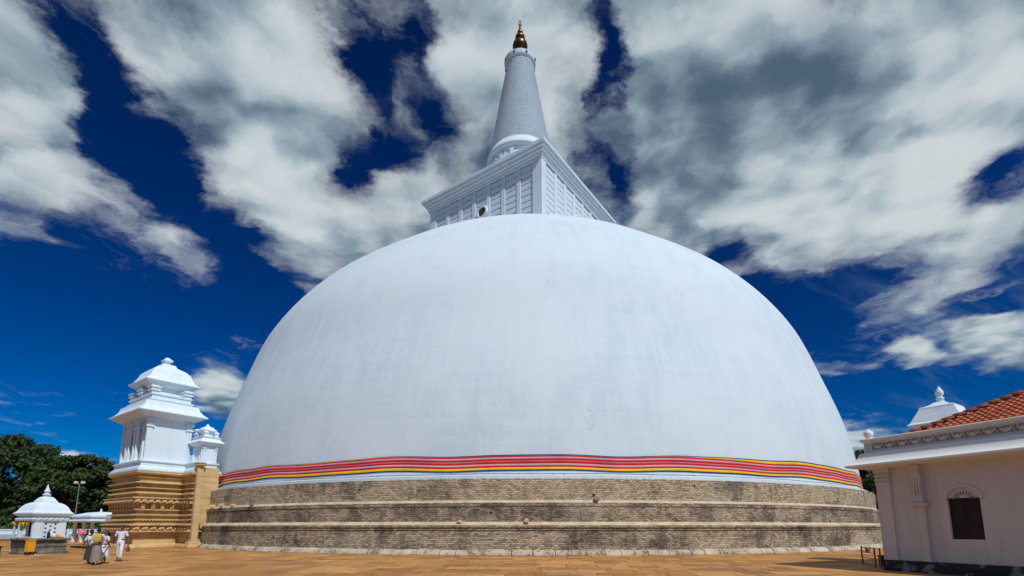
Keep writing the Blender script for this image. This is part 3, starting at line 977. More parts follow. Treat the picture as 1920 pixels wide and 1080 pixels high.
for (bx, by, sx, sy) in ((X1-.55, Y0+.45, .5, .42), (X1-.55, Y1-.45, .5, .42), (X0+.55, Y0+.45, .5, .42), (X0+.55, Y1-.45, .5, .42), ((X0+X1)/2, Y0+.4, .7, .4)):
    mb = MB(); mb.rect([(-.06, 12.5), (-.06, 12.72), (.04, 12.76), (.04, 12.86), (-.02, 12.9), (-.02, 12.98), (.08, 13.02), (.08, 13.1), (-.12, 13.22)], bx-sx/2-.1, bx+sx/2+.1, by-sy/2-.1, by+sy/2+.1)
    mb.build('corner_block', WHITE, altar)
UX0, UX1, UY0, UY1 = -6.05, -2.95, .85, 3.75
mb = MB(); mb.rect([(-.05, 12.5), (-.05, 13.35), (.08, 13.4), (.52, 13.72), (.56, 13.76), (.56, 13.84), (.30, 14.05), (.10, 14.45), (-.06, 14.85), (-.34, 15.15), (-.75, 15.4), (-.85, 15.46), (-.95, 15.7), (-1.15, 15.78)], UX0, UX1, UY0, UY1)
mb.build('roof', WHITE, altar, angle=30)
mb = MB(); mb.rect([(.0, 15.7), (.0, 15.9), (.2, 16.06), (.21, 16.16), (-.05, 16.42), (-.12, 16.45)], -4.65, -4.35, 2.15, 2.45)
mb.build('finial', WHITE, altar)
# pilasters and columns
def pil(x, y, w, d, z0, z1, face):
    mb = MB()
    if face == 'R':
        mb.box(x-.02, x+d, y-w/2, y+w/2, z0, z1)
        for k, (o, za, zb) in enumerate(((.05, z0, z0+.14), (.08, z1-.62, z1-.52), (.05, z1-.42, z1-.34), (.10, z1-.2, z1-.1), (.14, z1-.08, z1))):
            mb.box(x-.02, x+d+o, y-w/2-o, y+w/2+o, za, zb)
    else:
        mb.box(x-w/2, x+w/2, y-d, y+.02, z0, z1)
        for k, (o, za, zb) in enumerate(((.05, z0, z0+.14), (.08, z1-.62, z1-.52), (.05, z1-.42, z1-.34), (.10, z1-.2, z1-.1), (.14, z1-.08, z1))):
            mb.box(x-w/2-o, x+w/2+o, y-d-o, y+.02, za, zb)
    return mb.build('pilaster', WHITE, altar, bevel=0.012)
pil(X1, Y0+.24, .4, .07, 6.95, 10.28, 'R'); pil(X1, Y1-.22, .4, .07, 6.95, 10.28, 'R')
for x in (-1.95, -2.75, -6.3, -6.9): pil(x, Y0+.25, .34, .12, 6.95, 10.28, 'F')
for x in (-3.4, -4.0, -5.0, -5.65):
    mb = MB(); mb.lathe([(.2, 6.95), (.2, 7.1), (.15, 7.14), (.14, 8.2), (.13, 9.3), (.18, 9.36), (.14, 9.42), (.2, 9.62), (.22, 9.8), (.14, 9.86), (.22, 10.0), (.22, 10.28)], 14, x, Y0+.05)
    mb.build('column', WHITE, altar, angle=40)
mb = MB(); mb.box(-4.85, -4.15, Y0+.2, Y0+.26, 7.0, 9.2); mb.build('niche', DARKHOLE, altar)

# small turret on the wing
SX0, SX1, SY0, SY1 = -1.25, .40, 3.85, 5.0
mb = MB(); mb.box(SX0, SX1, SY0, SY1, 6.9, 8.45)
tur = mb.build('turret', WHITE, altar, bevel=.01)
mb = MB(); mb.rect([(.04, 8.30), (.06, 8.38), (.34, 8.58), (.38, 8.60), (.38, 8.66), (.22, 8.80), (.10, 8.96), (.10, 9.04), (.16, 9.06), (.16, 9.12), (-.1, 9.14)], SX0, SX1, SY0, SY1)
mb.build('turret_eave', WHITE, tur)
for bx in (SX0+.2, SX1-.16):
    for by in (SY0+.2, SY1-.12):
        mb = MB(); mb.rect([(0, 9.1), (0, 9.4), (.05, 9.44), (.05, 9.5), (-.06, 9.6)], bx-.14, bx+.14, by-.14, by+.14); mb.build('turret_block', WHITE, tur)
mb = MB(); mb.rect([(0, 9.1), (0, 9.52), (.22, 9.68), (.22, 9.74), (.08, 9.86), (-.02, 10.0), (-.2, 10.1), (-.25, 10.12), (-.25, 10.2), (-.3, 10.3)], -.75, -.02, 4.05, 4.72); mb.build('turret_roof', WHITE, tur)
for y in (SY0+.12, SY1-.12):
    mb = MB(); mb.box(SX1, SX1+.04, y-.1, y+.1, 6.95, 8.3); mb.box(SX1, SX1+.09, y-.14, y+.14, 8.1, 8.18); mb.box(SX1, SX1+.07, y-.12, y+.12, 7.95, 8.0); mb.build('turret_pilaster', WHITE, tur)
for x in (-.95, -.55, -.1, .25):
    mb = MB(); mb.box(x-.1, x+.1, SY0-.05, SY0+.01, 6.95, 8.3); mb.build('turret_pilaster', WHITE, tur)
mb = MB(); mb.box(-1.4, -.75, 3.6, 4.3, 6.9, 7.6)
mb.rect([(0, 6.95), (0, 9.4), (.08, 9.44), (.08, 9.52), (0, 9.55), (0, 9.72), (.1, 9.75), (.1, 9.85), (-.1, 9.95)], -1.6, -1.3, 3.9, 4.3); mb.build('turret_pier', WHITE, tur)

# carved guard stone: tall post with a capital, and the slab behind it
guard = thing('guard_stone', 'tall tan stone post with round capital in front of a banded slab', 'stone post', (-28.2, 37.7, 0), ROT)
mb = MB(); mb.rect([(.02, 0.0), (.02, .15), (0, .2), (0, 6.45), (-.03, 6.5)], .86, 1.22, 3.32, 3.78); mb.build('post', SAND_PALE, guard, bevel=.02)
mb = MB(); mb.lathe([(.22, 6.46), (.34, 6.52), (.42, 6.56), (.42, 6.66), (.34, 6.70), (.42, 6.74), (.40, 6.82), (.1, 6.86)], 20, 1.03, 3.55); mb.build('capital', SAND, guard, angle=40)
z = 1.86; i = 0
for hgt in (1.15, .9, .55, .75, .5, .75):
    mb = MB(); mb.rect([(0, z+.006), (.0, z+hgt-.006)], .42, 1.02, 3.80, 5.05); mb.build('slab_block', SAND_PALE if i % 2 else SAND, guard, bevel=.015); z += hgt; i += 1
mb = MB(); mb.ball((1.04, 4.75, 3.75), .06, .22, .2); mb.build('carving', SAND, guard)
mb = MB(); mb.rect([(.25, 0), (.25, .12), (.12, .3), (.1, .42), (.02, .5)], .75, 1.3, 3.2, 3.9); mb.build('foot', SAND, guard, bevel=.04)
mb = MB(); mb.rect([(.0, 1.5), (.04, 1.62), (.04, 1.85)], .5, .98, 4.0, 5.2); mb.build('foot', COPING, guard, bevel=.02)

# ------------------------------------------------------------------ small flower shrine
AR = radians(-22.0)
shrine = thing('flower_shrine', 'small white shrine with bell roof on a dark stone platform', 'shrine', (-29.2, 31.2, 0), AR)
mb = MB(); mb.rect([(.0, 0), (.0, .16), (-.06, .18), (-.06, .44), (-.02, .46), (-.02, .56), (-.08, .6), (-.08, .84)], -1, 1, -1, 1); plat = mb.build('platform', GREYSTONE, shrine, bevel=.01)
mb = MB(); mb.box(-.96, .5, -.99, -.93, .5, .86); mb.build('platform_panel', DARKSTONE, plat)
mb = MB(); mb.rect([(-.04, .845), (.06, .86), (.06, .93), (.02, .97)], -1, 1, -1, 1); mb.build('platform_cap', GREYSTONE, plat, bevel=.01)
mb = MB(); mb.box(-.82, .82, -.42, .82, .97, 2.1); mb.box(-.82, .82, -.82, -.42, 1.95, 2.1); body = mb.build('body', WHITE, shrine)
for x in (-.72, .72):
    mb = MB(); mb.box(x-.1, x+.1, -.82, -.62, .97, 1.95); mb.build('porch_post', WHITE, shrine, bevel=.01)
mb = MB(); mb.box(-.45, .45, -.45, -.42, 1.0, 1.9); mb.build('doorway', DARKHOLE, shrine)
for y0, y1 in ((-.80, -.36), (.42, .80)):
    mb = MB(); mb.box(.80, .87, y0, y1, .97, 2.02); mb.box(.8, .89, y0-.02, y1+.02, .97, 1.04); mb.box(.8, .9, y0-.02, y1+.02, 1.96, 2.02); mb.build('corner_panel', WHITE, shrine, bevel=.008)
k = 0
for i in range(7):
    for j in range(3):
        if (i + j) % 2 == (0 if i % 2 == 0 else 0) and (i + j) % 2 == 0:
            y = -.22 + j*.24; z = 1.08 + i*.125
            mb = MB(); mb.box(.81, .832, y-.045, y+.045, z-.04, z+.04); mb.build('lattice_hole', DARKHOLE, body)
mb = MB(); mb.rect([(-.02, 2.02), (.10, 2.04), (.10, 2.10), (.04, 2.12), (.04, 2.24), (.0, 2.26), (.18, 2.40), (.21, 2.42), (.22, 2.47)], -.84, .84, -.84, .84); mb.build('eave', WHITE, shrine)
mb = MB()
for i in range(7):
    y = -.84 + i*.28
    mb.ball((.93, y, 2.13), .05, .13, .055, 8, 5)
    mb.ball((y, -.93, 2.13), .13, .05, .055, 8, 5)
mb.build('scallop_band', WHITE, shrine, smooth=True)
def oct_ring(h, z):
    b = h*.62
    return [(h, -b, z), (h, b, z), (b, h, z), (-b, h, z), (-h, b, z), (-h, -b, z), (-b, -h, z), (b, -h, z)]
mb = MB(); mb.rect([(.0, 2.455), (.21, 2.47), (.22, 2.50), (.14, 2.55), (.08, 2.63), (.03, 2.76), (-.04, 2.90), (-.15, 3.03), (-.30, 3.13), (-.42, 3.17), (-.42, 3.23), (-.48, 3.30), (-.54, 3.42), (-.62, 3.5), (-.72, 3.54)], -.84, .84, -.84, .84)
mb.build('bell_roof', WHITE, shrine, angle=35)
mb = MB(); mb.lathe([(.10, 3.5), (.10, 3.56), (.2, 3.6), (.22, 3.66), (.12, 3.72), (.07, 3.76), (.14, 3.8), (.16, 3.88), (.1, 3.98), (.06, 4.08), (.015, 4.3)], 16); mb.build('finial', WHITE, shrine, angle=50)
FLOWER = simple('cream_flowers', (.62, .56, .30), .8, .3, 30)
GARLAND = simple('marigold_garland', (.75, .30, .02), .8, .3, 20)
GARLAND_Y = simple('yellow_garland', (.70, .52, .05), .8, .3, 20)
random.seed(5)
mb = MB()
for i in range(34):
    mb.ball((random.uniform(-.8, .3), random.uniform(-.93, -.55), .99+random.random()*.05), random.uniform(.035, .06), n=6, m=4)
tag(mb.build('flower_heap', FLOWER), 'heap of cream flowers on the edge of the small shrine platform', 'flowers', kind=None)
fh = bpy.data.objects['flower_heap']; fh.location = shrine.location; fh.rotation_euler = (0, 0, AR)
for x, m, nm in ((-.45, GARLAND, 'orange'), (-.12, GARLAND_Y, 'yellow'), (.3, GARLAND, 'amber')):
    mb = MB(); mb.tube([(x-.16, -.86, 2.0), (x-.06, -.87, 1.84), (x, -.87, 1.72), (x+.06, -.87, 1.84), (x+.16, -.86, 2.0)], [.03, .04, .05, .04, .03], 7)
    o = mb.build('garland', m); o.location = shrine.location; o.rotation_euler = (0, 0, AR)
    tag(o, {'orange': 'orange garland at the left of the small shrine porch', 'yellow': 'yellow garland in the middle of the small shrine porch', 'amber': 'orange garland at the right of the small shrine porch'}[nm], 'garland', 'garlands on the shrine porch')

def lp(root, x, y, z=0.0):
    c, s_ = cos(root.rotation_euler.z), sin(root.rotation_euler.z)
    return (root.location.x + x*c - y*s_, root.location.y + x*s_ + y*c, z)

# things round the shrine
ORANGE = simple('orange_paint', (.80, .36, .012), .55, .1, 5)
CREAMP = simple('cream_paint', (.72, .68, .52), .6, .08, 5)
PALEBLUE = simple('pale_blue_paint', (.42, .60, .68), .5, .08, 5)
PURPLE = simple('purple_cloth', (.14, .03, .11), .8, .3, 6)
BLACKP = simple('black_paint', (.02, .021, .026), .45, .3, 6)
WOOD = simple('brown_wood', (.26, .13, .055), .6, .3, 8)
cb = thing('collection_box', 'orange box on dark legs in front of the small shrine', 'box', (-28.35, 29.70, 0), AR+.12)
mb = MB(); mb.box(-.17, .17, -.17, .17, .2, .85); mb.build('box', ORANGE, cb, bevel=.02)
mb = MB(); mb.box(-.19, .19, -.19, .19, .85, .9); mb.build('lid', ORANGE, cb, bevel=.01)
for x in (-.13, .13):
    for y in (-.13, .13):
        mb = MB(); mb.box(x-.03, x+.03, y-.03, y+.03, 0, .2); mb.build('leg', BLACKP, cb)
wp = thing('white_post', 'short cream post on a round foot before the small shrine', 'post', lp(shrine, 1.25, -.85), 0)
mb = MB(); mb.lathe([(.2, 0), (.2, .04), (.07, .07), (.05, .1)], 14); mb.build('foot', CREAMP, wp)
mb = MB(); mb.lathe([(.05, .08), (.05, .52), (.06, .54), (.03, .58)], 10); mb.build('shaft', CREAMP, wp)
fp = thing('flag_pole', 'pale blue pole with an orange garland left of the small shrine', 'pole', lp(shrine, -1.35, -.75), 0)
mb = MB(); mb.lathe([(.07, 0), (.06, .3), (.05, 2.1), (.02, 2.2)], 10); mb.build('shaft', PALEBLUE, fp)
mb = MB()
for i in range(10):
    a = i*2*pi/10; mb.ball((.12*cos(a), .08*sin(a), 1.86 + .06*sin(2*a)), .07, n=7, m=4)
mb.build('garland', GARLAND, fp)
tb = thing('low_table', 'dark low table at the left edge with a purple bundle on it', 'table', (-29.6, 28.55, 0), AR)
mb = MB(); mb.box(-.7, .62, -.35, .35, .50, .58); mb.build('table_top', BLACKP, tb, bevel=.01)
mb = MB(); mb.box(-.66, .58, -.31, .31, .1, .5); mb.build('side_cloth', BLACKP, tb)
for x in (-.62, .54):
    for y in (-.28, .28):
        mb = MB(); mb.box(x-.04, x+.04, y-.04, y+.04, 0, .12); mb.build('leg', BLACKP, tb)
mb = MB(); mb.ball((0, 0, .12), .22, .18, .12, 10, 6); mb.ball((.1, .02, .2), .12, .1, .08, 8, 5)
o = mb.build('cloth_bundle', PURPLE, smooth=True); o.location = lp(tb, -.1, 0, .58); tag(o, 'purple cloth bundle lying on the dark low table', 'bundle')

# ------------------------------------------------------------------ white pavilion between shrine and altar tower
pav = thing('pavilion', 'white flat roofed pavilion on columns behind the walking people', 'pavilion', (-44.6, 54.0, 0), radians(-30))
mb = MB(); mb.rect([(-.1, 2.12), (.45, 2.2), (.5, 2.24), (.5, 2.32), (.1, 2.42), (-.05, 2.44), (-.05, 2.62), (.22, 2.7), (.22, 2.8), (-.3, 2.98), (-.9, 3.16), (-1.3, 3.22)], -2.0, 2.6, -1.6, 1.6)
mb.build('roof', WHITE, pav)
mb = MB(); mb.lathe([(.1, 3.18), (.12, 3.3), (.06, 3.36), (.1, 3.44), (.02, 3.6)], 10, .4, 0); mb.build('finial', WHITE, pav)
for x in (-1.7, .3, 2.3):
    for y in (-1.3, 1.3):
        mb = MB(); mb.lathe([(.26, 0), (.26, .9), (.16, 1.0), (.15, 2.1), (.2, 2.14)], 12, x, y); mb.build('column', WHITE_SHADY, pav, angle=40)
mb = MB(); mb.rect([(0, 0), (0, .07)], -2.1, 2.7, -1.7, 1.7); mb.build('floor', SAND_PALE, pav)

# ------------------------------------------------------------------ compound wall and lamp post
BLUEGREY = simple('blue_grey_paint', (.33, .42, .52), .7, .1, 1.5)
cw_ = thing('compound_wall', 'low white compound wall with a blue grey base under the trees', 'wall', (0, 0, 0), 0)
def wallseg(a, b, hgt):
    a, b = Vector(a), Vector(b); d = (b-a); L_ = d.length; ang_ = atan2(d.y, d.x)
    for nm, z0_, z1_, t, m in (('base_course', 0, .62, .18, BLUEGREY), ('panel', .62, hgt-.12, .14, WHITE), ('coping', hgt-.12, hgt, .22, WHITE)):
        mb = MB(); mb.box(0, L_, -t, t, z0_, z1_); o = mb.build(nm, m, cw_); o.location = a; o.rotation_euler = (0, 0, ang_)
    n = int(L_/4)
    for i in range(n+1):
        mb = MB(); mb.box(-.2, .2, -.24, .24, 0, hgt+.02); o = mb.build('pier', WHITE, cw_); o.location = a + d*(i/n); o.rotation_euler = (0, 0, ang_)
wallseg((-84, 64, 0), (-58, 78, 0), 1.35)
wallseg((-58, 78, 0), (-34, 92, 0), 1.35)
GREYMETAL = simple('galvanised_metal', (.32, .34, .36), .45, .12, 4, metal=.6)
lamp = thing('lamp_post', 'slim grey lamp post with two lamps before the trees', 'lamp post', (-62.0, 71.0, 0), 0)
mb = MB(); mb.lathe([(.16, 0), (.14, .4), (.09, .5), (.06, 7.8)], 10); mb.build('shaft', GREYMETAL, lamp)
mb = MB(); mb.tube([(-.55, 0, 7.75), (.55, 0, 7.75)], .04, 6); mb.build('crossarm', GREYMETAL, lamp)
for x in (-.5, .5):
    mb = MB(); mb.rect([(0, 7.76), (.04, 7.82), (.04, 8.05), (-.05, 8.12)], x-.14, x+.14, -.14, .14); mb.build('lamp_head', CREAMP, lamp)

# ------------------------------------------------------------------ white hall with a tiled roof on the right
random.seed(11)
HR = radians(-65.0)
hall = thing('white_hall', 'white plastered hall with red tile roof, roof cupola and dark shuttered window', 'building', (14.23, 19.41, 0), HR)
def plinth_mat():
    g = NG('peeling_black_plinth')
    v = g.coord('Object'); n = g.noise(v, 2.2, 7, .62, .4); f = g.noise(v, 14, 4, .6)
    c = g.mix(g.ss(n, .54, .60), (.022, .021, .022), (.22, .21, .20))
    c = g.mix(g.ss(f, .62, .72), c, (.10, .10, .095))
    g.color(c); g.rough(.8); g.bump(n, .5, .03)
    return g.m
PLINTH = plinth_mat()
HALLW = whitewash('shaded_hall_plaster', (.62, .58, .555), (.34, .30, .275), .42, 1.4, .35, 1.3)  # wall shade put into the colour: darker and warmer than the eave plaster
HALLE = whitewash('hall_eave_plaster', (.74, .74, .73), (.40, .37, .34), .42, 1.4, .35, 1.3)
SHUT = simple('dark_red_shutter', (.030, .010, .009), .55, .3, 3)
TILE = NG('red_clay_tile')
_v = TILE.coord('Position'); _r = TILE.nd('ShaderNodeObjectInfo').outputs['Random']
_c = TILE.mix(_r, (.30, .060, .020), (.46, .11, .035)); _n = TILE.noise(_v, 7, 6, .65)
_c = TILE.mix(TILE.math('MULTIPLY', TILE.ss(_n, .52, .70), .75), _c, (.07, .022, .014)); TILE.color(_c); TILE.rough(.75); TILE.bump(_n, .4, .02); TILE = TILE.m
HL, HD = 11.0, 9.0
# wall with a real window opening
wu0, wu1, wz0, wz1, ar = 2.23, 3.13, 1.23, 2.60, .45
mb = MB()
mb.box(.05, wu0, .06, .5, .42, 4.2); mb.box(wu1, HL, .06, .5, .42, 4.2); mb.box(wu0, wu1, .06, .5, .42, wz0)
n = 14; uc = (wu0+wu1)/2
arc = [(uc - ar*cos(pi*i/n), wz1 + ar*.88*sin(pi*i/n)) for i in range(n+1)]
for i in range(n):
    (a0, b0), (a1, b1) = arc[i], arc[i+1]
    mb.add([(a0, .06, b0), (a1, .06, b1), (a1, .06, 4.2), (a0, .06, 4.2), (a0, .5, b0), (a1, .5, b1), (a1, .5, 4.2), (a0, .5, 4.2)],
           [(0,1,2,3),(4,7,6,5),(0,4,5,1)])
mb.box(.05, .5, .5, HD, .42, 4.2); mb.box(HL-.45, HL, .5, HD, .42, 4.2); mb.box(.5, HL-.45, HD-.4, HD, .42, 4.2)
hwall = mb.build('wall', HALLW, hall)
mb = MB(); mb.box(-.02, HL+.05, -.02, HD+.05, 0, .42); mb.build('plinth', PLINTH, hall)
def hpil(u0, u1, z0, z1, d):
    mb = MB(); mb.box(u0, u1, .06-d, .08, z0, z1); return mb
mb = hpil(.03, .52, .42, 3.95, .08)
for o, a, b in ((.04, 3.25, 3.36), (.07, 3.42, 3.5), (.05, 3.56, 3.66), (.09, 3.72, 3.95)): mb.box(.03-o*.2, .52+o*.5, -.02-o, .08, a, b)
mb.build('corner_pilaster', HALLW, hall, bevel=.012)
mb = hpil(1.30, 1.60, .42, 2.38, .15); mb.box(1.24, 1.66, -.15, .08, 2.36, 2.43); mb.box(1.18, 1.72, -.2, .08, 2.43, 2.50); p2 = mb.build('pilaster', HALLW, hall, bevel=.012)
mb = MB()
pr2 = [(-.12, 2.5), (-.13, 2.62), (-.10, 2.75), (-.12, 3.2), (-.16, 3.6), (-.22, 3.72), (-.22, 3.9)]
mb.loft([[(1.31, y, z), (1.59, y, z), (1.59, .08, z), (1.31, .08, z)] for y, z in pr2])
br = mb.build('console', HALLW, hall, bevel=.012)
for i in range(3):
    mb = MB(); mb.box(1.335+i*.09, 1.385+i*.09, -.155, -.11, 2.8, 3.55); mb.build('flute', HALLW, br, bevel=.01)
    mb = MB(); mb.ball((1.36+i*.09, -.2, 3.68), .035, .05, .06, 8, 5); mb.build('scroll', HALLW, br, smooth=True)
# window
mb = MB()
rings = []
for rr, y in ((ar+.10, .065), (ar+.10, .02), (ar+.0, .02), (ar, .2)):
    rings.append([(uc - rr*cos(pi*i/n), y, wz1 + rr*.9*sin(pi*i/n)) for i in range(n+1)])
mb.loft(rings, closed=False, cap0=False, cap1=False); win = mb.build('window', HALLW, hall)
mb = MB(); mb.box(wu0, uc-.006, .16, .21, wz0, wz1); mb.build('shutter', SHUT, win)
mb = MB(); mb.box(uc+.006, wu1, .16, .21, wz0, wz1); mb.build('shutter', SHUT, win)
for sx in (wu0+.08, uc+.06):
    for i in range(3):
        mb = MB(); mb.box(sx, sx+.31, .148, .165, wz0+.1+i*.43, wz0+.44+i*.43); mb.build('shutter_panel', SHUT, win, bevel=.01)
mb = MB(); mb.add([(a, .19, b) for a, b in arc], [tuple(range(n+1))]); mb.build('fanlight_back', DARKHOLE, win)
mb = MB()
ri, ro = .15, .30
rings = []
for rr, y in ((ar+.02, .12), (ro, .12), (ro, .18)):
    rings.append([(uc - rr*cos(pi*i/n), y, wz1 + rr*.9*sin(pi*i/n)) for i in range(n+1)])
mb.loft(rings, closed=False, cap0=False, cap1=False)
mb.add([(uc - ri*cos(pi*i/n), .12, wz1 + ri*.9*sin(pi*i/n)) for i in range(n+1)], [tuple(range(n+1))])
mb.build('fanlight_rim', HALLW, win)
for i in range(10):
    a = pi*(i+.5-.0)/10 - pi/20 + pi/20
    ca, sa = -cos(a), sin(a)
    t = .018
    mb = MB()
    p0 = Vector((uc+ri*.9*ca, 0, wz1+ri*.8*sa)); p1 = Vector((uc+ro*1.05*ca, 0, wz1+ro*.95*sa)); nn = Vector((-sa, 0, ca))*t
    q = [p0-nn*.6, p0+nn*.6, p1+nn*1.3, p1-nn*1.3]
    mb.loft([[(v_.x, .115, v_.z) for v_ in q], [(v_.x, .175, v_.z) for v_ in q]]); mb.build('fan_ray', HALLW, win)
mb = MB(); mb.box(wu0, wu1, .10, .2, wz1-.02, wz1+.03); mb.build('transom', SHUT, win)
# eave, frieze and parapet
def strip(prof, u0, name, mat, parent, miter=True, angle=30):
    """prof = [(y outward, z)] run along the front and turned round the left end"""
    mb = MB()
    A = [(u0-y_ if miter else u0, -y_, z_) for y_, z_ in prof]
    B = [(HL, -y_, z_) for y_, z_ in prof]
    C = [(u0-y_ if miter else u0, HD, z_) for y_, z_ in prof]
    m = len(prof)
    fs = [(m+i, m+i+1, i+1, i) for i in range(m-1)] + [(i, i+1, 2*m+i+1, 2*m+i) for i in range(m-1)]
    fs = [tuple(reversed(f_)) for f_ in fs]
    mb.add(A+B+C, fs)
    return mb.build(name, mat, parent, angle=angle)
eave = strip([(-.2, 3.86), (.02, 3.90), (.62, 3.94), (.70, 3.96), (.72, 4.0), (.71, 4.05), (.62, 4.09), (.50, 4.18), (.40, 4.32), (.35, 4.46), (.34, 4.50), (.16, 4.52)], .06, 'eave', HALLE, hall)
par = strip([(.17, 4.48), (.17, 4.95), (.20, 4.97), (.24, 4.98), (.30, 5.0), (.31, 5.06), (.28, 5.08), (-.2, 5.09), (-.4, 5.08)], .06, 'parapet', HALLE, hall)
mb = MB(); mb.rect([(0, 4.5), (0, 4.92), (.05, 4.96), (.07, 5.02), (.07, 5.10), (-.1, 5.12)], -.16, .12, -.2, .1); cb2 = mb.build('corner_block', HALLE, hall, bevel=.01)
for (x0_, x1_, z0_, z1_) in ((-.13, .09, 4.60, 4.63), (-.13, .09, 4.83, 4.86)):
    mb = MB(); mb.box(x0_, x1_, -.225, -.19, z0_, z1_); mb.build('panel_rim', HALLW, cb2)
mb = MB()
for k in range(6): mb.ball((-.02+.06*cos(k*pi/3), -.205, 4.73+.06*sin(k*pi/3)), .035, .025, .035, 7, 4)
mb.build('rosette', HALLW, cb2, smooth=True)
mb = MB(); mb.lathe([(.11, 5.10), (.13, 5.14), (.08, 5.18), (.15, 5.22), (.175, 5.30), (.15, 5.38), (.08, 5.43), (.05, 5.45), (.03, 5.5)], 16, -.02, -.04); mb.build('ball_finial', HALLE, cb2, angle=50)
mb = MB(); mb.box(.13, HL, -.195, -.15, 4.62, 4.64); mb.box(.13, HL, -.195, -.15, 4.86, 4.885); mb.build('frieze_rim', HALLW, par)
# swan relief
FRGND = whitewash('frieze_shade_ground', (.34, .29, .25), (.18, .15, .13), .6, 1.4, .4, 2.0)  # dark taupe behind the swans, shade of the relief put into the colour
mb = MB(); mb.box(.14, HL, -.178, -.15, 4.642, 4.858); mb.build('frieze_shade_ground', FRGND, par)
FRIEZE = whitewash('weathered_relief', (.66, .60, .54), (.30, .27, .24), .6, 1.4, .4, 2.0)
mb = MB()
mb.ball((0, 0, -.02), .125, .04, .075, 12, 7); mb.ball((.11, 0, .03), .07, .03, .045, 8, 5)
mb.tube([(-.09, -.01, 0), (-.15, -.015, .04), (-.14, -.02, .09), (-.10, -.02, .10), (-.085, -.02, .07)], [.035, .028, .022, .026, .012], 7)
mb.tube([(.02, -.035, -.02), (.1, -.03, .01)], [.03, .015], 6); mb.tube([(-.02, -.035, .02), (.08, -.03, .05)], [.025, .012], 6)
swan_me = mb.mesh('swan_relief', FRIEZE, True)
mb = MB(); mb.tube([(.17, 0, -.1), (.2, -.01, -.02), (.19, -.01, .06), (.16, 0, .1)], [.015, .022, .022, .012], 6)
leaf_me = mb.mesh('leaf_relief', FRIEZE, True)
u = .36
while u < 7.5:
    link('swan_relief', swan_me, par, loc=(u, -.19, 4.75)); link('leaf_relief', leaf_me, par, loc=(u, -.19, 4.75)); u += .42
# tiled hip roof
PIT = radians(27.7); ru0, ri0, rz0 = .8, .5, 5.0
run = 4.0
mb = MB()
hz = rz0 + run*math.tan(PIT)
mb.add([(ru0, ri0, rz0), (HL-ru0, ri0, rz0), (HL-ru0-run, ri0+run, hz), (ru0+run, ri0+run, hz), (ru0, HD-.5, rz0), (HL-ru0, HD-.5, rz0)],
       [(0,1,2,3),(0,3,4),(1,5,2),(5,4,3,2)])
roof = mb.build('tile_roof', TILE, hall)
mb = MB()
tw, tl = .205, .30
rows = []
cs, sn = cos(PIT), sin(PIT)
sec = [(-tw/2, .012), (-tw*.30, .05), (-tw*.05, .055), (tw*.12, .02), (tw*.36, .012), (tw/2+.01, .03)]
r0_ = [(a, 0, b+.045) for a, b in sec]; r1_ = [(a, tl, b) for a, b in sec]
lo0 = [(a, 0, b-.005) for a, b in sec]
vs = lo0 + r0_ + r1_; m = len(sec)
fs = [(i, i+1, m+i+1, m+i) for i in range(m-1)] + [(m+i, m+i+1, 2*m+i+1, 2*m+i) for i in range(m-1)]
mb.add(vs, fs); tile_me = mb.mesh('roof_tile', TILE, False)
cnt = 0
L_slope = run/cs; nrow = int(L_slope/.255)
for j in range(nrow):
    sl = j*.255; ii = sl*cs
    uu = ru0 + ii + tw*.5 + .02
    while uu < min(6.6, HL - ru0 - ii):
        if cnt < 300:
            link('roof_tile', tile_me, roof, loc=(uu, ri0 + ii, rz0 + sl*sn + .01), rot=(PIT + random.uniform(-.012, .012), 0, random.uniform(-.015, .015))); cnt += 1
        uu += tw
hipd = Vector((run, run, hz-rz0)); nh = int(hipd.length/.36)
mb = MB()
rings = []
for t, rr in ((0, .17), (.42, .13)):
    rings.append([(t, rr*cos(pi*k/8 - 0), rr*.8*sin(pi*k/8)) for k in range(9)])
mb.loft(rings, closed=False, cap0=True, cap1=False); ridge_me = mb.mesh('ridge_tile', TILE, True)
hd = hipd.normalized()
for k in range(nh):
    q = Vector((ru0, ri0, rz0+.07)) + hipd*(k/nh)
    link('ridge_tile', ridge_me, roof, loc=q, rot=(0, -math.asin(hd.z), atan2(hd.y, hd.x)))

# white cupola on the far end of the hall roof
mb = MB(); mb.rect([(0, 4.3), (0, 5.98), (.08, 6.0), (.36, 6.12), (.40, 6.15), (.40, 6.21), (.30, 6.30), (.22, 6.48), (.10, 6.72), (.02, 6.90), (.0, 6.98), (-.04, 7.02), (-.12, 7.03), (-.3, 7.12), (-.42, 7.22), (-.5, 7.25)], -.62, .62, -.62, .62)
cup = mb.build('roof_cupola', WHITE, hall); cup.location = (-.05, 5.75, 0); cup.rotation_euler = (0, 0, radians(7))
mb = MB(); mb.lathe([(.16, 7.22), (.16, 7.28), (.10, 7.31), (.15, 7.36), (.16, 7.42), (.09, 7.48), (.12, 7.53), (.155, 7.62), (.15, 7.72), (.09, 7.83), (.015, 7.98)], 14); mb.build('finial', WHITE, cup, angle=50)

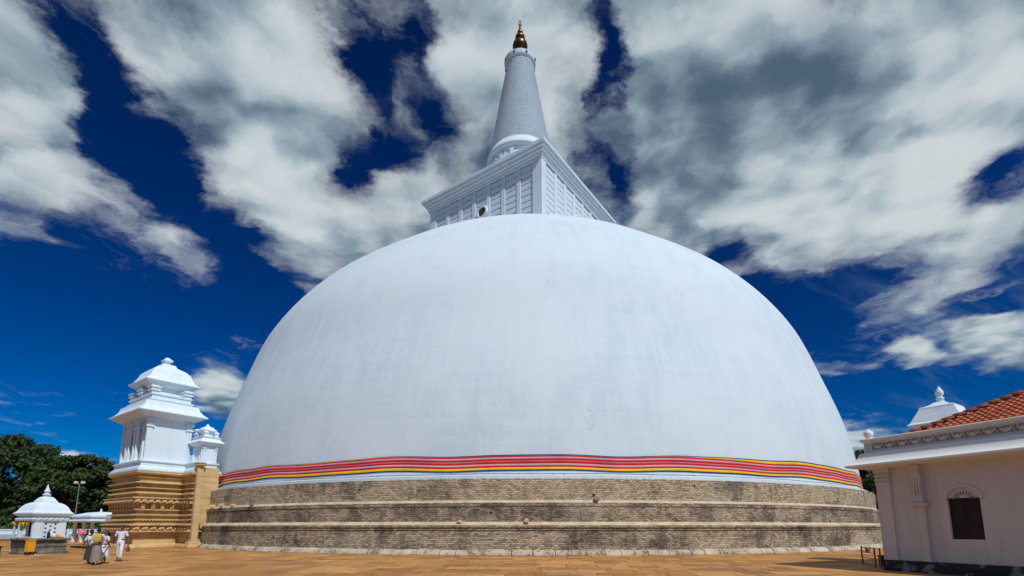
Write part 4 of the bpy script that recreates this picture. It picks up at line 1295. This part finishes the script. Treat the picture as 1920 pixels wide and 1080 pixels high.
# steel and timber barrier by the hall corner
bar = thing('barrier', 'low brown barrier frame standing at the corner of the white hall', 'barrier', (15.25, 22.05, 0), atan2(-1.93, -.61))
def bpart(name, x0, x1, y0, y1, z0, z1, m=WOOD): 
    mb = MB(); mb.box(x0, x1, y0, y1, z0, z1); return mb.build(name, m, bar)
for x in (0, 1.45, 2.0): bpart('post', x-.025, x+.025, -.025, .025, 0, .82)
for z in (.08, .36, .58, .78): bpart('rail', .026, 1.424, -.015, .015, z-.015, z+.015)
for z in (.36, .78): bpart('rail', 1.476, 1.974, -.015, .015, z-.015, z+.015)
for x in (.5, .95): bpart('upright', x-.012, x+.012, -.012, .012, .596, .764)
bpart('plate', .55, .9, -.03, -.016, .60, .76, BLACKP)
crate = thing('dark_crate', 'dark box on the ground behind the low barrier', 'box', (15.9, 21.3, 0), .4)
mb = MB(); mb.box(-.3, .3, -.3, .3, 0, .42); mb.build('body', BLACKP, crate, bevel=.02)
mb = MB(); mb.box(-.32, .32, -.32, .32, .42, .47); mb.build('lid', BLACKP, crate, bevel=.01)
mb = MB(); mb.ball((0, 0, .1), .12, .1, .1, 9, 5); mb.tube([(0, 0, .16), (.02, 0, .24)], [.06, .03], 7)
o = mb.build('cloth_bag', PALEBLUE, smooth=True); o.location = (15.9, 21.3, .47); tag(o, 'pale blue bag on the dark box by the hall corner', 'bag')

# ------------------------------------------------------------------ trees
def leaf_quads(mb, rv, c, rad, n, size, rng, flat=1.0):
    for _ in range(n):
        d = Vector((rng.gauss(0, 1), rng.gauss(0, 1), rng.gauss(0, 1)))
        if d.length < 1e-3: continue
        d.normalize(); q = rng.random()**0.45
        p = Vector(c) + Vector((d.x*rad, d.y*rad, d.z*rad*flat))*q
        nrm = (d*0.8 + Vector((rng.uniform(-1, 1), rng.uniform(-1, 1), rng.uniform(-.2, 1.2)))).normalized()
        t = nrm.cross(Vector((rng.uniform(-1, 1), rng.uniform(-1, 1), rng.uniform(-1, 1))))
        if t.length < 1e-3: continue
        t.normalize(); b = nrm.cross(t)
        s1 = size*rng.uniform(.6, 1.35); s2 = s1*rng.uniform(.4, .75)
        mb.add([p - t*s1, p - b*s2 + nrm*s1*.12, p + t*s1, p + b*s2 + nrm*s1*.12], [(0, 1, 2, 3)])
        v = min(1, max(0, rng.gauss(.42, .2)))
        rv += [v]*4

def tree(name, label, loc, h, spread, trunk_h, seed, nclump, per, leaf=.34, mat=LEAF, cat='tree', group=None, flat=.5, low=.35):
    rng = random.Random(seed)
    t = thing(name, label, cat, loc, 0, group)
    mb = MB()
    mb.tube([(0, 0, -.1), (.1, .05, trunk_h*.5), (.25, .0, trunk_h)], [h*.045, h*.034, h*.03], 9)
    cm = MB(); rv = []
    for i in range(nclump):
        a = rng.uniform(0, 2*pi); k = sqrt(rng.random())
        rr = spread*k*.92
        top = h*(1 - .42*k**2.2)
        zz = rng.uniform(h*low, top) if rng.random() < .45 else top - rng.uniform(0, h*.10)
        c = (rr*cos(a), rr*sin(a), zz)
        crad = spread*rng.uniform(.13, .25)
        zz2 = min(zz, h - crad*flat)
        c = (c[0], c[1], zz2)
        leaf_quads(cm, rv, c, crad, per, leaf, rng, flat)
        if i % 3 == 0:
            e = Vector(c)*.9; e.z = zz2 - crad*.3
            m1 = Vector((e.x*.35, e.y*.35, trunk_h + (e.z-trunk_h)*.45))
            mb.tube([(.2, 0, trunk_h*.92), m1, e], [h*.016, h*.010, h*.003], 6)
    mb.build('trunk', BARK, t)
    me = cm.mesh('crown', mat); rnd_attr(me, rv)
    link('crown', me, t)
    return t
G = 'trees behind the compound wall'
tree('rain_tree', 'tall broad dark green tree at the far left above the small shrine', (-92, 88, 0), 18.2, 12.5, 5, 1, 150, 130, .36, group=G)
tree('rain_tree', 'dark green tree behind the small shrine roof, lower than the tall one', (-74, 84, 0), 14.0, 7.5, 4, 2, 90, 120, .34, group=G)
tree('rain_tree', 'low rounded tree between the lamp post and the altar tower', (-68.5, 88, 0), 11.0, 7.0, 3, 3, 80, 110, .33, group=G)
tree('rain_tree', 'tree cut by the left edge of the picture behind the low table', (-84, 74, 0), 12.5, 7.0, 3, 4, 90, 120, .33, group=G, low=.2)
tree('rain_tree', 'dull green tree close behind the altar tower base', (-60.5, 90, 0), 7.5, 7.0, 2, 6, 80, 110, .33, group=G, low=.15)
tree('rain_tree', 'dark tree between the dome foot and the white hall', (48.5, 66, 0), 12.0, 5.5, 2.0, 8, 110, 140, .26, low=.05)
for i, (x, y, hh, sp) in enumerate(((-85.5, 67.0, 2.6, 2.8), (-79.5, 70.5, 3.2, 3.0), (-73, 74, 2.3, 2.5), (-66.5, 77, 3.4, 3.2), (-60.5, 80, 3.0, 3.0), (-54.5, 83, 3.6, 3.4), (-48, 87, 3.6, 3.2))):
    tree('bush', ['leafy green bush above the wall at the left picture edge', 'tall green bush left of the small shrine roof', 'low bush hidden beside the small shrine', 'green bush just right of the small shrine',
                  'bush behind the lamp post', 'bush behind the pavilion roof', 'bush between pavilion and altar tower'][i], (x, y, 0), hh, sp, .4, 40+i, 34, 90, .20, LEAF2, 'bush', 'bushes behind the compound wall', .7, .15)

rng = random.Random(77); cm = MB(); rv = []
for i in range(330):
    x = -175 + i*.43 + rng.uniform(-2, 2); y = 118 + rng.uniform(-6, 14) + abs(x+80)*.1
    leaf_quads(cm, rv, (x, y, rng.uniform(.8, 9.0)), rng.uniform(2.0, 3.4), 60, .55, rng, .8)
for i in range(110):
    x = 48 + i*.6 + rng.uniform(-2, 2); y = 100 + rng.uniform(-6, 14)
    leaf_quads(cm, rv, (x, y, rng.uniform(.8, 6.5)), rng.uniform(2.0, 3.4), 60, .55, rng, .8)
me = cm.mesh('distant_wood', LEAF); rnd_attr(me, rv)
tag(link('distant_wood', me), 'dark green wood far behind the compound', 'wood', kind='stuff')

# ------------------------------------------------------------------ people
SKIN = simple('brown_skin', (.15, .068, .036), .55, .1, 8)
HAIR = simple('black_hair', (.010, .008, .008), .45, .2, 12)
def cloth(name, c): return simple(name, c, .85, .10, 5, .15, bscale=25)
WHITEC = cloth('white_cotton', (.72, .73, .77)); WHITE2 = cloth('white_trousers', (.70, .70, .74)); PALEB = cloth('pale_blue_cotton', (.55, .63, .74)); GREYSK = cloth('grey_brown_skirt', (.24, .225, .195))
DARKSK = cloth('dark_brown_skirt', (.055, .04, .03)); CREAMC = cloth('cream_striped_top', (.62, .58, .46)); MINT = cloth('mint_dress', (.32, .60, .42)); BLACKC = cloth('black_clothes', (.016, .016, .018))
NAVYC = cloth('navy_clothes', (.02, .03, .09)); ORANGEC = cloth('orange_skirt', (.72, .32, .03)); PINKC = cloth('pink_umbrella', (.78, .16, .22)); YBAG = cloth('yellow_bag', (.66, .42, .08))
BEIGE = cloth('beige_shawl', (.52, .47, .38)); SANDAL = cloth('brown_sandal', (.09, .05, .03)); REDSH = cloth('red_shoe', (.35, .05, .03))

def skin_obj(name, verts, edges, root, mat, parent, sub=1):
    """verts = {key: (co, rx[, ry])}"""
    keys = list(verts); idx = {k: i for i, k in enumerate(keys)}
    me = bpy.data.meshes.new(name)
    me.from_pydata([verts[k][0] for k in keys], [(idx[a], idx[b]) for a, b in edges], [])
    me.materials.append(mat)
    o = link(name, me, parent)
    o.modifiers.new('skin', 'SKIN')
    if not me.skin_vertices: raise RuntimeError('no skin layer')
    sv = me.skin_vertices[0].data
    for k in keys:
        r = verts[k][1:]
        sv[idx[k]].radius = (r[0], r[1] if len(r) > 1 else r[0])
        sv[idx[k]].use_root = (k == root)
    sb = o.modifiers.new('sub', 'SUBSURF'); sb.levels = sub; sb.render_levels = sub
    o.modifiers['skin'].use_smooth_shade = True
    return o

def person(label, loc, rotz, H=1.66, bend=0.0, stride=.16, arms=((.06, .0), (.06, .0)), top=WHITEC, bottom=WHITE2, lower='trousers', hair='short', shoe=SANDAL, group=None, sleeve=.5, kneel=False, hem=.12, headturn=0.0):
    """faces local -y; bend leans the trunk forward"""
    t = thing('person', label, 'person', loc, rotz, group)
    k = H/1.68
    P = lambda x, y, z: Vector((x*k, y*k, z*k))
    pel = .92 if not kneel else .42
    hip = P(0, 0, pel)
    def up(x, y, z):      # trunk point at height z above the pelvis, leaned forward
        c, s_ = cos(bend), sin(bend)
        return hip + Vector((x*k, (y*c - z*s_)*k, (z*c + y*s_)*k))
    V = {'pel': (hip, .135*k, .10*k), 'waist': (up(0, 0, .17), .125*k, .09*k), 'chest': (up(0, 0, .36), .15*k, .105*k), 'shc': (up(0, .005, .46), .12*k, .085*k),
         'neck': (up(0, .0, .54), .05*k, .05*k), 'hd0': (up(0, -.015, .60), .062*k, .072*k), 'hd1': (up(0, -.012, .67), .076*k, .09*k), 'hd2': (up(0, 0, .735), .05*k, .062*k),
         'nose': (up(0, -.10, .652), .011*k), 'eaR': (up(.078, .005, .655), .014*k, .02*k), 'eaL': (up(-.078, .005, .655), .014*k, .02*k)}
    E = [('pel', 'waist'), ('waist', 'chest'), ('chest', 'shc'), ('shc', 'neck'), ('neck', 'hd0'), ('hd0', 'hd1'), ('hd1', 'hd2'), ('hd1', 'nose'), ('hd1', 'eaR'), ('hd1', 'eaL')]
    legs = {}
    for sgn, nm in ((1, 'R'), (-1, 'L')):
        if kneel:
            pts = [P(sgn*.09, 0, .40), P(sgn*.11, -.34, .12), P(sgn*.11, .08, .07), P(sgn*.11, .2, .05)]
        else:
            st = stride*sgn
            pts = [P(sgn*.09, -st*.15, .84), P(sgn*.095, -st*.75 - .03, .47), P(sgn*.095, -st, .085), P(sgn*.11, -st-.15, .035)]
        legs[nm] = pts
        for i, (q, r) in enumerate(zip(pts, (.085, .058, .036, .032))):
            V['l%d%s' % (i, nm)] = (q, r*k)
        E += [('pel', 'l0'+nm), ('l0'+nm, 'l1'+nm), ('l1'+nm, 'l2'+nm), ('l2'+nm, 'l3'+nm)]
        ax, ay = arms[0 if sgn > 0 else 1]
        sh = up(sgn*.165, 0, .435)
        el = sh + P(sgn*(.05+ax*.5), -ay*.35 + .02, -.275 + abs(ay)*.06)
        wr = el + P(sgn*ax*.4, -ay - .03, -.235 + abs(ay)*.45)
        V['sh'+nm] = (sh, .052*k); V['el'+nm] = (el, .037*k); V['wr'+nm] = (wr, .024*k, .02*k)
        d = (wr-el).normalized(); V['pa'+nm] = (wr + d*.075*k, .034*k, .016*k)
        E += [('shc', 'sh'+nm), ('sh'+nm, 'el'+nm), ('el'+nm, 'wr'+nm), ('wr'+nm, 'pa'+nm)]
        side = d.cross(Vector((1, 0, 0))).normalized()
        for f_, (o_, L_) in enumerate(((-.028, .07), (-.010, .082), (.010, .077), (.028, .06))):
            a_, b_ = 'f%da' % f_ + nm, 'f%db' % f_ + nm
            base = wr + d*.085*k + side*o_*k
            V[a_] = (base + d*.03*k, .009*k); V[b_] = (base + (d*L_ + Vector((-sgn*.018, -.01, 0)))*k, .008*k)
            E += [('pa'+nm, a_), (a_, b_)]
        V['tha'+nm] = (wr + (d*.04 - side*.035)*k, .011*k); V['thb'+nm] = (wr + (d*.085 - side*.055)*k, .009*k)
        E += [('wr'+nm, 'tha'+nm), ('tha'+nm, 'thb'+nm)]
    body = skin_obj('body', V, E, 'pel', SKIN, t)
    # face
    for sx in (-.03, .03):
        mb = MB(); mb.ball(up(sx, -.079, .668), .011*k, n=6, m=4); mb.build('eye', HAIR, body)
    mb = MB(); mb.ball(up(0, -.078, .612), .022*k, .01*k, .006*k, 8, 4); mb.build('mouth', RED_DARK, body)
    # shirt
    C = {'a': (up(0, 0, -.13), .158*k, .126*k), 'a2': (up(0, 0, .02), .148*k, .116*k), 'b': (up(0, 0, .16), .140*k, .108*k), 'c': (up(0, 0, .36), .165*k, .122*k), 'd': (up(0, .005, .465), .125*k, .092*k), 'e': (up(0, .0, .51), .066*k, .062*k)}
    CE = [('a', 'a2'), ('a2', 'b'), ('b', 'c'), ('c', 'd'), ('d', 'e')]
    for nm in ('R', 'L'):
        s0, e0 = V['sh'+nm][0], V['el'+nm][0]
        C['s'+nm] = (s0, .068*k); C['t'+nm] = (s0 + (e0-s0)*sleeve, .060*k); C['u'+nm] = (s0 + (e0-s0)*(sleeve+.32), .056*k)
        CE += [('d', 's'+nm), ('s'+nm, 't'+nm), ('t'+nm, 'u'+nm)]
    skin_obj('shirt', C, CE, 'a', top, t)
    if lower == 'trousers':
        C = {'a': (hip + P(0, 0, .10), .145*k, .112*k), 'b': (hip + P(0, 0, -.02), .150*k, .12*k)}; CE = [('a', 'b')]
        for nm in ('R', 'L'):
            q = legs[nm]
            C['0'+nm] = (q[0], .102*k); C['1'+nm] = (q[1], .082*k); C['2'+nm] = (q[2] + P(0, 0, .04), .074*k)
            CE += [('b', '0'+nm), ('0'+nm, '1'+nm), ('1'+nm, '2'+nm)]
        skin_obj('trousers', C, CE, 'b', bottom, t)
    else:
        rings = []; n = 24
        zt = pel + .03
        for j in range(8):
            u_ = j/7; z_ = zt + (hem - zt)*u_
            rx = .15 + .07*u_**.8; ry = .12 + (.11 if not kneel else .22)*u_**.8
            rings.append([tuple(P(rx*cos(2*pi*i/n)*(1+.09*u_*sin(6*2*pi*i/n+.6)), (-.02*u_ - (.1*u_ if kneel else 0)) + ry*sin(2*pi*i/n)*(1+.09*u_*cos(5*2*pi*i/n)), z_)) for i in range(n)])
        rings = rings[::-1]
        mb = MB(); mb.loft(rings, cap0=False); mb.build('skirt', bottom, t, smooth=True)
    # hair
    rings = []
    n = 14
    for j in range(8):
        a_ = -.35 + (pi/2+.30)*j/7
        rr = cos(a_)
        rings.append([tuple(up(.089*rr*cos(2*pi*i/n), .022 + .098*rr*sin(2*pi*i/n) + (.012 if a_ < .2 else 0), .668 + .098*sin(a_) + (.028 if (sin(2*pi*i/n) < -.2 and a_ < .55) else 0)*(1-j/8))) for i in range(n)])
    mb = MB(); mb.loft(rings)
    if hair == 'bun': mb.ball(up(0, .125, .66), .05*k, .045*k, .05*k, 9, 6)
    if hair == 'long': mb.tube([up(0, .06, .70), up(0, .115, .58), up(0, .125, .44), up(0, .12, .30)], [.08*k, .08*k, .07*k, .025*k], 9)
    mb.build('hair', HAIR, t, smooth=True)
    for nm in ('R', 'L'):
        if kneel: break
        q = legs[nm]
        mb = MB(); mb.loft([[(q[3].x+a_*k, q[2].y+b_*k, z_*k) for a_, b_ in ((-.05, .06), (.05, .06), (.055, -.10), (.03, -.215), (-.03, -.215), (-.05, -.10))] for z_ in (.002, .028)])
        mb.build('sandal', shoe, t)
    t['hands'] = 1; del t['hands']
    return t, V

# man in white, walking
man, MV = person('man in white short sleeved shirt and white trousers walking with a bag', (-18.95, 24.42, .015), radians(22), 1.72, stride=.17, arms=((.10, .02), (.10, -.10)), top=WHITEC, bottom=WHITE2)
bag = thing('hand_bag', 'small brown bag hanging from the hand of the man in white', 'bag', man.matrix_basis @ (MV['paR'][0] + Vector((0, 0, -.36))), radians(22))
mb = MB(); mb.rect([(-.02, 0), (0, .03), (0, .22), (-.02, .25)], -.05, .05, -.13, .13); mb.build('pouch', cloth('brown_bag', (.20, .09, .055)), bag, bevel=.01)
mb = MB(); mb.tube([(0, -.08, .24), (0, -.05, .33), (0, .05, .33), (0, .08, .24)], .01, 6); mb.build('strap', SANDAL, bag)
# woman seen from behind with a yellow bag on her back
wom, WV = person('woman in pale blue top and long grey skirt, seen from behind with a yellow bag', (-18.13, 22.07, .015), radians(-150), 1.58, stride=.14, arms=((.16, .05), (.22, .12)), top=PALEB, bottom=GREYSK, lower='skirt', hair='bun', sleeve=.6, hem=.16)
bp = thing('back_bag', 'yellow woven bag on the back of the woman in pale blue', 'bag', wom.matrix_basis @ Vector((0, .20, .98)), radians(-150))
mb = MB(); mb.rect([(-.03, 0), (.0, .04), (.01, .2), (-.01, .34), (-.04, .37)], -.135, .135, -.06, .06); mb.build('pouch', YBAG, bp, bevel=.02)
mb = MB(); mb.box(-.13, .13, .071, .077, .10, .13); mb.box(-.13, .13, .071, .077, .2, .23); mb.build('band', cloth('bag_band', (.55, .28, .10)), bp)
for x in (-.11, .11):
    mb = MB(); mb.tube([(x, -.05, .36), (x, -.15, .43), (x*1.0, -.26, .40)], .014, 6); mb.build('strap', PURPLE, bp)
um = thing('folded_umbrella', 'dark folded umbrella held level by the woman with the yellow bag', 'umbrella', wom.matrix_basis @ WV['paR'][0], radians(-150))
mb = MB(); mb.tube([(-.1, 0, 0), (.05, 0, .0), (.3, .02, .02), (.55, .03, .04), (.6, .03, .04)], [.012, .05, .06, .035, .008], 9); mb.build('folded_canopy', BLACKC, um)
mb = MB(); mb.tube([(-.1, 0, 0), (-.2, 0, 0), (-.24, 0, -.03), (-.22, 0, -.07)], .012, 6); mb.build('handle', SANDAL, um)
girl, GV = person('young woman in cream top and white skirt walking beside the yellow bag', (-18.45, 22.9, .015), radians(-20), 1.46, stride=.12, arms=((.14, .14), (.08, .0)), top=CREAMC, bottom=WHITE2, lower='skirt', hair='long', shoe=REDSH, sleeve=.5, hem=.32)
person('woman in white walking close on the left of the yellow bag', (-19.0, 22.75, .015), radians(-165), 1.5, stride=.13, arms=((.08, .0), (.08, .05)), top=WHITEC, bottom=DARKSK, lower='skirt', hair='bun', sleeve=.6, hem=.2)
# people further back
BG = 'visitors standing before the pavilion'
person('visitor in beige shawl and mint green skirt by the shrine', (-41.3, 46.5, .015), radians(120), 1.55, top=BEIGE, bottom=MINT, lower='skirt', hair='bun', group=BG)
per, PV = person('visitor in black under a pink umbrella', (-40.2, 47.6, .015), radians(-30), 1.6, top=BLACKC, bottom=BLACKC, hair='short', arms=((.05, .25), (.06, 0)), group=BG)
umb = thing('pink_umbrella', 'open pink umbrella held low by the visitor in black', 'umbrella', per.matrix_basis @ (PV['paR'][0]), 0)
mb = MB(); mb.tube([(0, 0, -.1), (0, 0, .55)], .012, 6); mb.build('shaft', GREYMETAL, umb)
mb = MB(); n = 16
mb.loft([[(r_*cos(2*pi*i/n), r_*sin(2*pi*i/n), z_ - (.02 if i % 2 else 0)) for i in range(n)] for r_, z_ in ((.36, .22), (.34, .32), (.25, .43), (.12, .50), (.02, .53))], cap0=False); mb.build('canopy', PINKC, umb, smooth=True)
umb.rotation_euler = (radians(25), radians(-8), 0)
person('visitor in white and blue top half hidden behind the woman in pale blue', (-38.9, 47.4, .015), radians(60), 1.62, top=PALEB, bottom=NAVYC, lower='skirt', hair='short', group=BG)
person('visitor in navy clothes beside the one in the mint skirt', (-42.3, 47.2, .015), radians(100), 1.58, top=NAVYC, bottom=NAVYC, hair='short', group=BG)
# folded flag cloth heaped on the shrine platform
fl = thing('folded_flag', 'heap of blue, white and orange flag cloth on the right of the shrine platform', 'flag cloth', lp(shrine, .93, .30, .975), AR + pi/2)
for i, (y0, y1, h0, h1, m) in enumerate(((-.42, -.30, .44, .34, BLACKC), (-.31, -.16, .36, .30, PALEB), (-.17, -.02, .31, .24, WHITEC), (-.03, .13, .25, .22, ORANGEC), (.12, .30, .22, .15, cloth('saffron_cloth', (.78, .42, .03))), (.29, .42, .16, .05, BEIGE))):
    mb = MB(); n = 6
    mb.loft([[(y0 + (y1-y0)*t, sx*(.075 + .015*sin(9*t+i)), hh*(h0+(h1-h0)*t)) for sx, hh in ((1, 0), (.9, .6), (.3, 1.0), (-.4, .97), (-.9, .5), (-1, 0))] for t in (0, .25, .5, .75, 1)])
    mb.build('fold', m, fl, smooth=True)
